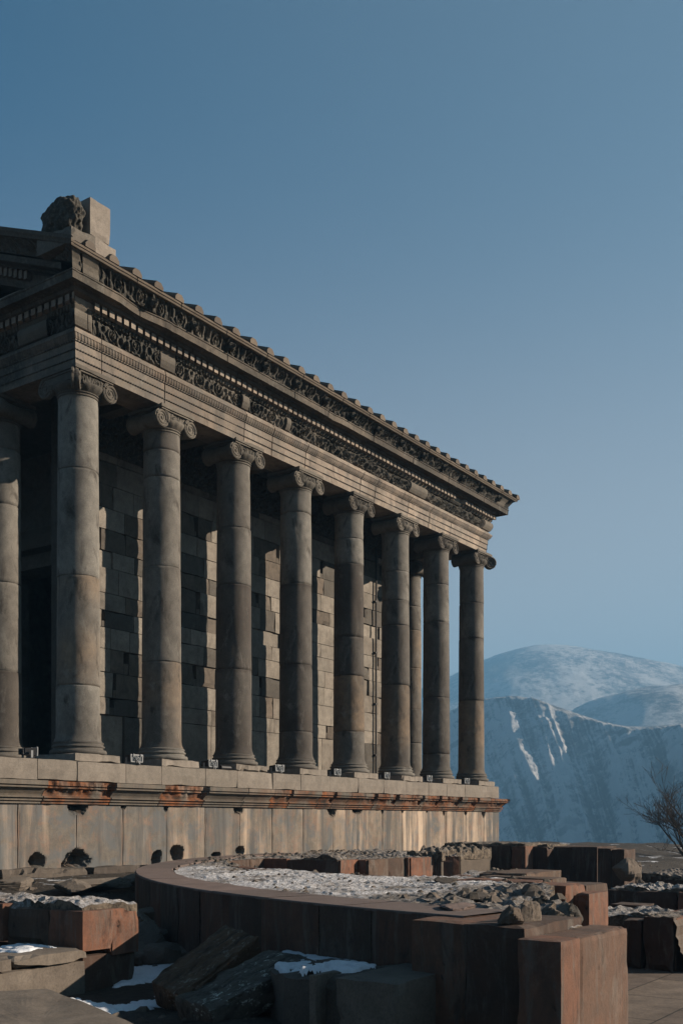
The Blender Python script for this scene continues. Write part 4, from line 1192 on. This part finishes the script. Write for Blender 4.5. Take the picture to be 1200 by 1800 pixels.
rock(838, 1580, 1.0, .32, .14, .035, 'flat dark slab bedded in the frosted wall top near its middle', 'rock', .9, 6, .5)
rock(938, 1575, .99, .16, .12, .07, 'small pointed brown stone crowning the rubble behind the boulders', 'rock', .9, 7, .9)
rock(800, 1597, 1.0, .25, .12, .03, 'thin broken coping flake at the end of the smooth red coping', 'tufftop', .3, 8, .9)
rock(785, 1551, 1.0, .22, .14, .04, 'lone dark flat stone at the far middle of the frosted top', 'rock', .4, 9, .3)

# stepped blocks behind the rubble
def ashlar(name, lab, cat, boxes, mat='tuff', tops=None, frost=None, top_h=.06, group=None):
    x = np.mean([(b[0]+b[1])/2 for b in boxes]); y = np.mean([(b[2]+b[3])/2 for b in boxes]); z = min(b[4] for b in boxes)
    t = empty(name, lab, cat, (x, y, z), group)
    inv = Matrix.Translation((-x, -y, -z))
    mb = MB()
    for k, b in enumerate(boxes):
        mb.rough_box(b[0], b[1], b[2], b[3], b[4], b[5], cell=.08, amp=.005, chip=.025, seed=k*3+x, tone=b[6] if len(b) > 6 else random.random(), rust=(.9 if b[6] > .8 else (.2 if b[6] < .25 else random.choice([.2, .8]))))
    o = mb.build('facing_blocks', M[mat], None); o.parent = t; o.matrix_parent_inverse = inv
    if tops:
        for (x0, x1, y0, y1, z) in tops:
            b = MB(); b.rough_box(x0, x1, y0, y1, z-.12, z, cell=.05, amp=.018, chip=.05, seed=x0, freq=7,
                                  tops=lambda x_, y_: top_h*(.2+fbm(x_*2, y_*2, 0, 5)*.9+.9*abs(noise.noise(Vector((x_*6, y_*6, 0))))+.5*noise.noise(Vector((x_*15, y_*15, 0)))) )
            o = frost_build(b, 'rubble_core', frost if frost is not None else .4); o.parent = t; o.matrix_parent_inverse = inv
    return t
ya = -8.9
def bx(px0, px1, X, ytop, ybot, depth=.8, tone=.2, z0=None):
    """a block whose west face lies at X between two image columns"""
    Y1, Y0 = YatX(px0, X), YatX(px1, X); ym = (Y0+Y1)/2
    return (X, X+depth, Y0, Y1, ZatXY(ybot, X, ym) if z0 is None else z0, ZatXY(ytop, X, ym), tone)
def by(px0, px1, Y, ytop, ybot, depth=.8, tone=.8, z0=None):
    """a block whose south face lies at Y between two image columns"""
    X0, X1 = XatY(px0, Y), XatY(px1, Y); xm = (X0+X1)/2
    return (X0, X1, Y, Y+depth, ZatXY(ybot, xm, Y) if z0 is None else z0, ZatXY(ytop, xm, Y), tone)
# stepped blocks at the inner corner
X3 = -2.42; Y3 = YatX(1035, X3)
def zt(py, X, Y): return ZatXY(py, X, Y)
ashlar('stepped_pier_ruin', 'stepped orange and grey pier blocks at the right end of the frosted top', 'ruin wall', [
    (X3, XatY(1069, Y3), Y3, Y3+.22, 0, zt(1571, X3, Y3), .95),
    (XatY(994, Y3+.16), XatY(1030, Y3+.16), Y3+.16, Y3+1.3, 0, zt(1555, X3, Y3+.16), .55),
    (XatY(1030.4, Y3+.16), XatY(1069, Y3+.16), Y3+.165, Y3+1.3, 0, zt(1554, X3+.6, Y3+.16), .3),
    (XatY(940, Y3+.5), XatY(970, Y3+.5), Y3+.5, Y3+1.4, 0, zt(1549, X3, Y3+.5), 1.0),
    (XatY(970.4, Y3+.5), XatY(998, Y3+.5), Y3+.5, Y3+1.4, 0, zt(1547, X3, Y3+.5), .7),
    (XatY(925, Y3+1.0), XatY(986, Y3+1.0), Y3+1.0, Y3+1.6, 0, zt(1536, X3+.6, Y3+1.0), .8)], 'tuff')
mb = MB()
# tall dark far wall
XA = 6.0; YA = YatX(923, XA); XB = XatY(936, YA); YB = YatX(962, XB); XC = XatY(973, YB)
ashlar('far_wall_ruin', 'tallest dark stepped wall of the ruin behind the frosted wall top', 'ruin wall', [
    bx(776, 838, XA, 1486, 0, 1.2, .0, z0=.0), bx(838.3, 896, XA, 1486, 0, 1.2, .1, z0=.0), bx(896.3, 923, XA, 1487, 0, 1.2, .6, z0=.0),
    bx(923.3, 962, XB, 1487.5, 0, 1.2, .05, z0=.0), bx(962.3, 1049, XC, 1488, 0, 1.0, .0, z0=.0),
    bx(1049, 1073, XC-1.2, 1491, 0, .55, .05, z0=.0), bx(1073.3, 1097, XC-1.2, 1492.5, 0, .55, .15, z0=.0)], 'tuff',
    tops=[(XA+.05, XA+1.15, YA+.03, YatX(778, XA), ZatXY(1485.5, XA, YA)+.01), (XB+.05, XB+1.1, YB, YA-.03, ZatXY(1487, XB, YB)+.01)], frost=.1, top_h=.03)
# broken rock end next to it
ashlar('broken_core_ruin', 'brown rounded rubble mass between the red inner faces and the tall dark wall', 'ruin wall', [
    (3.72, 5.62, YatX(776, 3.75)-.01, YatX(715, 3.7)+.02, .0, .98, .5)], 'rock', tops=[(3.7, 5.6, YatX(776, 3.7), YatX(715, 3.7), 1.04)], frost=.1, top_h=.12)
# right hand ruins beyond the paving
xr, yr = GZ(1129, 1708, 0)
XR = xr
ashlar('moulded_pier_ruin', 'dark pier with a carved stepped moulding on its lit side at the right edge', 'ruin wall', [
    bx(1129, 1183, XR, 1612, 0, .1, .05, z0=.0), (XR+.1, XR+1.4, YatX(1183, XR)-.0, YatX(1129, XR), .0, ZatXY(1611, XR, yr)-.01, .7)], 'tuff',
    tops=[(XR+.03, XR+1.35, YatX(1181, XR), YatX(1131, XR), ZatXY(1611, XR, yr)-.01)], frost=.2, top_h=.03)
mb = MB(); yq = YatX(1183, XR)     # moulding swept on the south face
prof = [(0, 0), (.16, 0), (.16, .06), (.13, .10), (.13, .14), (.10, .17), (.10, .21), (.07, .24), (.07, .28), (.05, .31), (.05, .36), (.02, .40), (.035, .5), (.0, .56)]
mb.grid([[(x_, yq-.0-o_, z_) for o_, z_ in prof] for x_ in np.linspace(XR+.004, XR+1.38, 8)], tone=.9)
o = mb.build('moulding', M['tuff'], None); o.parent = bpy.data.objects['moulded_pier_ruin']; o.matrix_parent_inverse = bpy.data.objects['moulded_pier_ruin'].matrix_world.inverted() if False else Matrix.Translation(-Vector(bpy.data.objects['moulded_pier_ruin'].location))
ashlar('narrow_pier_ruin', 'narrow dark pier with a lit grey corner, left of the moulded pier', 'ruin wall', [
    bx(1092, 1127, XR+.02, 1617, 0, .9, .0, z0=.0)], 'tuff', tops=[(XR+.3, XR+1.3, YatX(1127, XR), YatX(1050, XR+.6), .56)], frost=.4, top_h=.05)
ashlar('low_lit_slab', 'low flat slab with one bright orange end, above the narrow dark pier', 'stone slab', [
    bx(1072, 1130, XR+1.7, 1590, 0, .42, .1, z0=.2)], 'tuff')
ashlar('rubble_bench_ruin', 'long low dark wall with a rubble top below the terrace platform', 'ruin wall', [
    bx(1066, 1189, XR+3.6, 1566, 0, .7, .0, z0=.0), bx(1189.5, 1230, XR+3.5, 1567, 0, .7, .4, z0=.0)], 'tuff',
    tops=[(XR+3.65, XR+4.6, YatX(1228, XR+3.6), YatX(1068, XR+3.6), ZatXY(1565, XR+3.6, YatX(1128, XR+3.6)))], frost=.5, top_h=.06)
xe, ye = GZ(1150, 1541, .55)
ashlar('terrace_platform_ruin', 'wide rubble-topped platform along the terrace edge beneath the hills', 'ruin wall', [
    (xe, xe+.5, YatX(1290, xe), YatX(1112, xe), .0, .55, .1)], 'tuff',
    tops=[(xe, xe+6.5, YatX(1300, xe), YatX(1112, xe), .56)], frost=.15, top_h=.05)
# spill of core rubble at the end of the tall wall
for k, (px, py, z, s_) in enumerate(((1104, 1552, .5, .34), (1112, 1560, .42, .26), (1102, 1535, .75, .24), (1120, 1562, .4, .16))):
    rock(px, py, z, s_, s_*.8, s_*.8, ['big orange-brown boulder wedged against the end of the tall dark wall', 'second orange boulder, lower right of the biggest one by the tall wall', 'uppermost brown stone piled at the end of the tall dark wall', 'smallest stone at the foot of the orange pile by the tall wall'][k], 'rock', k, 20+k, 1.0)

# ------------------------------------------------------------------ lower left ruins
xa, ya_ = GZ(146, 1602, .9)
xe_ = XatY(243, ya_)
ashlar('left_wall_ruin', 'reddish block wall with a frosted rubble top in the lower left', 'ruin wall', [
    (xa, xa+.45, ya_+.002, ya_+.42, .58, .9, .95), (xa+.01, xa+.42, ya_+.425, ya_+.95, .57, .9, .7), (xa-.02, xa+.4, ya_+.955, ya_+1.6, .6, .92, .9), (xa, xa+.4, ya_+1.605, ya_+2.6, .6, .9, .6),
    (xa+.455, (xa+xe_)/2, ya_, ya_+.4, .55, .89, .5), ((xa+xe_)/2+.004, xe_, ya_-.01, ya_+.4, .52, .88, .9),
    (xa+.01, xe_-.02, ya_+.01, ya_+2.6, .1, .545, .15)], 'tuff',
    tops=[(xa+.05, xe_+.05, ya_+.06, ya_+2.7, .92)], frost=.6, top_h=.05)
xb, yb = GZ(60, 1680, .62)
x0b = XatY(-160, yb); 
ashlar('left_bench_ruin', 'pale grey capped bench wall, leftmost of the lower ruins, snow on its back', 'ruin wall', [
    (x0b, xa-.75, yb, yb+.75, .53, .62, .7), (xa-.745, xa-.02, yb-.005, yb+.75, .53, .62, .9), (x0b+.02, xa-.04, yb+.03, yb+.9, .05, .527, .6)], 'grey')
pts = [GZ(-60, 1742, .46), GZ(85, 1738, .46), GZ(238, 1800, .46), GZ(150, 1900, .46), GZ(-60, 1900, .46)]
def prism(name, lab, cat, pts, z0, z1, mat, tone=.6, nsub=10, amp=.006, tops=0.0):
    """irregular slab from its plan outline"""
    mb = MB(); P = [Vector((*p, 0)) for p in pts]; c = sum(P, Vector())/len(P)
    ring = []
    for a_, b_ in zip(P, P[1:]+P[:1]):
        for k in range(nsub): ring.append(a_.lerp(b_, k/nsub))
    lev = [(z1, f) for f in (0, .25, .5, .7, .85, .97, 1)]+[(z1-.015, 1.0), (z1-.35*(z1-z0), 1.0), (z1-.7*(z1-z0), .995), (z0, .99)]
    G = []
    for r_ in ring:
        row = []
        for z, f in lev:
            q = c.lerp(r_, f); d = noise.noise_vector(Vector((q.x*4, q.y*4, z*4)))*amp*2
            row.append((q.x+d.x*(f > .9), q.y+d.y*(f > .9), z+d.z+tops*noise.noise(Vector((q.x*2, q.y*2, 5)))*(z == z1)))
        G.append(row)
    mb.grid(G, close_u=True, tone=tone)
    me_o = mb.build(name, M[mat], None, label=lab, category=cat)
    return me_o
prism('paving_slab', 'flat pale grey slab in the bottom left corner with small chips', 'stone slab', pts, .30, .46, 'grey', .75)
# centre block in front of the round wall
q = GZ(562, 1710, .66); q2 = GZ(640, 1729, .66); q3 = GZ(696, 1728, .66); q4 = GZ(766, 1712, .66)
yf = q3[1]; xf = q3[0]
ashlar('notched_block_ruin', 'dark notched block with frosty grey top at the foot of the round wall', 'ruin wall', [
    (xf-.02, q4[0]+.35, yf, yf+.42, .0, .66, .5), (xf-.01, xf+.6, yf+.62, GZ(562, 1712, .66)[1], .0, .66, .65), (xf+.10, xf+.6, yf+.4, yf+.64, .0, .64, .1),
    (xf+.6, q4[0]+.3, yf+.42, yf+1.0, .0, .655, .2)], 'grey')
xs_, ys_ = GZ(560, 1692, .60)
prism('wall_foot_bench', 'low dark bench of stone with snow patches under the round wall', 'stone slab',
      [GZ(478, 1700, .6), GZ(500, 1664, .6), GZ(620, 1692, .6), GZ(700, 1706, .6), GZ(690, 1718, .6), GZ(575, 1716, .6), GZ(545, 1722, .6), GZ(500, 1716, .6)], .0, .6, 'grey', .1, amp=.02)
# two great tilted slabs
def big_slab(px, py, z, size, rot, lab, seed):
    X, Y = GZ(px, py, z); b = MB(); sx, sy, sz = size
    b.rough_box(-sx/2, sx/2, -sy/2, sy/2, -sz/2, sz/2, cell=.024, amp=.022, chip=.05, seed=seed, freq=3.5, tone=.5)
    # bedding grooves along the slab
    b.v = [(x*(1-.02*abs(math.sin(y*23+z_*9))), y, z_+(z_ > 0)*(.022*math.floor(3*noise.noise(Vector((x*9, y*1.1, seed))))/3+.018*noise.noise(Vector((x*22, y*2.2, seed)))+.010*noise.noise(Vector((x*40, y*22, seed))))) for x, y, z_ in b.v]
    o = b.build('fallen_slab', M['lich' if seed == 1 else 'lichg'], None, label=lab, category='stone slab'); o['group'] = 'fallen slabs leaning on the ground'
    o.location = (X, Y, z); o.rotation_euler = rot; return o
vy = math.pi/2-TH   # heading that faces the viewer
big_slab(366, 1706, .50, (.34, .80, .22), (R(28), R(14), R(-38)-vy+R(0)), 'upper of two fallen dark slabs, brown with a straight worn edge', 1)
big_slab(428, 1742, .43, (.40, .86, .22), (R(18), R(8), R(-44)-vy), 'lower of two fallen dark slabs, covered with pale lichen flecks', 5)
# rocks of the bank below the round wall
gi = 0
bank = [(262, 1665, .50, .26), (300, 1655, .52, .22), (255, 1700, .35, .30), (300, 1700, .35, .30), (335, 1690, .4, .24), (285, 1640, .55, .22), (250, 1632, .66, .18), (262, 1612, .72, .14), (318, 1722, .3, .2), (350, 1665, .5, .2)]
blab = ['mid-height grey boulder in the bank just right of the left wall', 'flat brown stone halfway up the bank under the round wall', 'broad low boulder at the bottom of the bank against the left wall', 'widest smooth boulder at the bank foot beside the snow', 'dark boulder behind the upper fallen slab', 'small boulder near the top of the bank', 'tan stone beside the rubble corner of the left wall', 'smallest tan stone topmost beside the left wall corner', 'lowest stone of the bank touching the snow', 'rounded stone between the bank and the upper fallen slab']
for k, (px, py, z, s_) in enumerate(bank):
    rock(px, py, z-.1, s_, s_*.8, s_*.62, blab[k], 'grey', k*1.3, 40+k, .3+.05*k, name='bank_stone', group='stones of the bank')
# ledge stones at the foot of the podium
for k, (px, py, w) in enumerate(((60, 1545, 1.2), (170, 1558, 1.6), (235, 1552, .7), (20, 1560, .8), (120, 1563, .6))):
    rock(px, py, .70, w*.5, .25, .10, ['broken stone lump against the podium foot below the largest hole', 'long low step stone lying along the podium foot', 'dark lump near the tip of the round wall at the podium foot', 'leftmost stone lump below the podium', 'small stone between the rubble top and the step stone'][k], 'grey', 0, 60+k, .5, name='podium_stone')

# snow lying in the shade, thin and broken
def snow_field(x0, x1, y0, y1, zf, thr, seed, th=.05, cell=.025, scale=1.0, keep=None):
    nx, ny = int((x1-x0)/cell), int((y1-y0)/cell); P = []
    for i in range(nx+1):
        row = []
        for j in range(ny+1):
            x = x0+cell*i; y = y0+cell*j
            v = .5+.5*fbm(x*1.3*scale+seed, y*1.3*scale, seed, 5)+.20*noise.noise(Vector((x*6, y*6, seed)))+.14*noise.noise(Vector((x*15, y*15, seed)))+.07*noise.noise(Vector((x*31, y*31, seed)))
            e = min(1, (x-x0)/.15, (x1-x)/.15, (y-y0)/.15, (y1-y)/.15)
            d = (v-thr)*e-(1-e)*.3
            if keep and not keep(x, y): d = -.3
            z = zf(x, y)+(th*(1-math.exp(-d*9))+.006*noise.noise(Vector((x*17, y*17, 0))) if d > 0 else max(-.08, d*.9))
            row.append((x, y, z))
        P.append(row)
    m_ = MB(); m_.grid(P)
    base = [zf(p[0], p[1]) for p in m_.v]; up = [p[2] > b-.012 for p, b in zip(m_.v, base)]
    m_.f = [f_ for f_ in m_.f if any(up[i_] for i_ in f_)]
    used = sorted({i_ for f_ in m_.f for i_ in f_}); mp = {o_: n_ for n_, o_ in enumerate(used)}
    q_ = MB(); q_.add([m_.v[i_] for i_ in used], [tuple(mp[i_] for i_ in f_) for f_ in m_.f]); return q_
def groundz(x, y): return gz(x, y)-.03+.05*fbm(x*.9, y*.9, 0, 3)
g1, g2 = GZ(90, 1800, .3), GZ(330, 1715, .3)
sm = snow_field(g1[0]-.3, g2[0]+1.2, g1[1]-.4, g2[1]+1.0, groundz, .55, 3.0, th=.03, cell=.018)
qq = snow_field(-6.6, -3.2, -8.4, -4.4, groundz, .66, 9.0, th=.03, keep=lambda x, y: math.hypot(x-CC[0], y-CC[1]) > RO+.05)
sm.add(qq.v, qq.f)
qq = snow_field(x0b, xa-.02, yb+.12, yb+.76, lambda x, y: .622, .50, 5.0, th=.02, cell=.018); sm.add(qq.v, qq.f)
bench = [GZ(482, 1698, .6), GZ(500, 1668, .6), GZ(620, 1692, .6), GZ(690, 1706, .6), GZ(680, 1716, .6), GZ(575, 1713, .6), GZ(500, 1712, .6)]
bxs, bys = zip(*bench)
qq = snow_field(min(bxs), max(bxs), min(bys), max(bys), lambda x, y: .603, .50, 12.0, th=.02, cell=.014, keep=lambda x, y: pip(x, y, bench)); sm.add(qq.v, qq.f)
qq = snow_field(xf+.12, q4[0]+.3, yf+.42, yf+.98, lambda x, y: .658, .56, 6.0, th=.012, cell=.014); sm.add(qq.v, qq.f)
sm.build('snow', M['snow'], None, smooth=True, kind='stuff')
# loose gravel and chips of stone lying about
def gravel(name, pts, mat, kind='stuff'):
    m_ = MB(); rnd = random.Random(11)
    for x, y, z, r in pts:
        a0 = rnd.uniform(0, 6.28); vs = []
        for (u, v, w) in ((1, 0, 0), (.3, .95, .1), (-.8, .6, -.1), (-.8, -.55, .1), (.35, -.95, 0), (.35, .3, .75), (-.35, -.1, .8), (.2, -.45, .7)):
            k = rnd.uniform(.75, 1.2)*r; vs.append((x+k*(u*math.cos(a0)-v*math.sin(a0)), y+k*(u*math.sin(a0)+v*math.cos(a0))*.8, z+w*k*.7-.15*r))
        m_.add(vs, [(0, 1, 5), (1, 2, 6, 5), (2, 3, 6), (3, 4, 7, 6), (4, 0, 5, 7), (5, 6, 7)], tone=rnd.random(), rust=rnd.choice([0, 0, .6]), dark=rnd.choice([0, 0, .5]))
    m_.build(name, M[mat], None, kind=kind)
pts_ = []; rnd = random.Random(4)
for _ in range(2600):
    x = rnd.uniform(-9.5, -1.5); y = rnd.uniform(-12.5, -.9)
    if math.hypot(x-CC[0], y-CC[1]) < RO+.03: continue
    if noise.noise(Vector((x*.8, y*.8, 1))) < -.15: continue
    pts_.append((x, y, groundz(x, y)+.005, .012+.07*rnd.random()**4))
for _ in range(700):
    x = rnd.uniform(2, 16); y = rnd.uniform(-14, -3); pts_.append((x, y, groundz(x, y)+.005, .02+.08*rnd.random()**4))
gravel('gravel', pts_, 'rock')
pts_ = []
for _ in range(5200):
    x = rnd.uniform(-6.6, 5.5); y = rnd.uniform(-11, -1.5)
    if not pip(x, y, poly): continue
    ry_ = max(smooth(-8.9, -10.2, y), smooth(-1.9, -1.0, x)*.7)
    if rnd.random() > .35+.65*ry_: continue
    pts_.append((x, y, RT+.015+.02*ry_, .008+.035*rnd.random()**4*(1+1.2*ry_)))
gravel('rubble_chips', pts_, 'rock')

# ------------------------------------------------------------------ bare tree beyond the terrace
def bare_tree(px, depth, lab, zb=-1.0, H=4.2, seed=3, lean=(-.2, 0)):
    u = (px-600)/F; c = np.array([u*depth, depth])-P0; X, Y = float(c @ DX), float(c @ DN)
    t = empty('bare_tree', lab, 'tree', (X, Y, zb)); rnd = random.Random(seed)
    tr = MB(); tw = MB()
    def grow(p, d, L, r, lev, mb):
        n = 5; pts = [p]; rad = [r]
        for i in range(n):
            d = (d+Vector((rnd.uniform(-.16, .16), rnd.uniform(-.16, .16), rnd.uniform(-.05, .12)))).normalized()
            p = p+d*L/n; pts.append(p); rad.append(max(.005, r*(1-.55*(i+1)/n)))
        mb.tube(pts, rad, 6 if lev < 2 else 4)
        if lev >= 5: return
        k = 3
        for i in range(k):
            b = pts[rnd.randint(2, n)]; dd = (d+Vector((rnd.uniform(-1, 1), rnd.uniform(-1, 1), rnd.uniform(-.35, .6)))*.95).normalized()
            grow(b, dd, L*rnd.uniform(.55, .85), r*.5, lev+1, tw if lev >= 1 else tr)
    for s_ in range(4):
        d = Vector((lean[0]+rnd.uniform(-.5, .5), lean[1]+rnd.uniform(-.5, .5), 1)).normalized()
        grow(Vector((rnd.uniform(-.1, .1), rnd.uniform(-.1, .1), 0)), d, H*.38, .06, 0, tr)
    tr.build('trunk', M['bark'], t); tw.build('crown', M['bark'], t)
    return t
bare_tree(1216, 33, 'leafless shrubby tree beyond the terrace edge at the right', zb=-.4, H=3.7, lean=(-.15, .2))

# ------------------------------------------------------------------ air
def haze():
    me = bpy.data.meshes.new('haze')
    x0, x1, y0, y1, z0, z1 = -2950, 2950, -2100, 2540, -130, 335
    v = [(x, y, z) for x in (x0, x1) for y in (y0, y1) for z in (z0, z1)]
    me.from_pydata(v, [], [(0, 1, 3, 2), (4, 6, 7, 5), (0, 4, 5, 1), (2, 3, 7, 6), (0, 2, 6, 4), (1, 5, 7, 3)])
    m = bpy.data.materials.new('haze'); m.use_nodes = True; nt = m.node_tree; nt.nodes.clear()
    vo = nt.nodes.new('ShaderNodeVolumePrincipled'); vo.inputs['Color'].default_value = (.18, .41, .69, 1)
    vo.inputs['Density'].default_value = .0007; vo.inputs['Anisotropy'].default_value = .0
    o = nt.nodes.new('ShaderNodeOutputMaterial'); nt.links.new(vo.outputs[0], o.inputs['Volume'])
    me.materials.append(m); ob = bpy.data.objects.new('haze', me); COL.objects.link(ob); ob['kind'] = 'stuff'; ob.location = (CAM.x, CAM.y, 0); ob.rotation_euler.z = -(math.pi/2-TH)
haze()
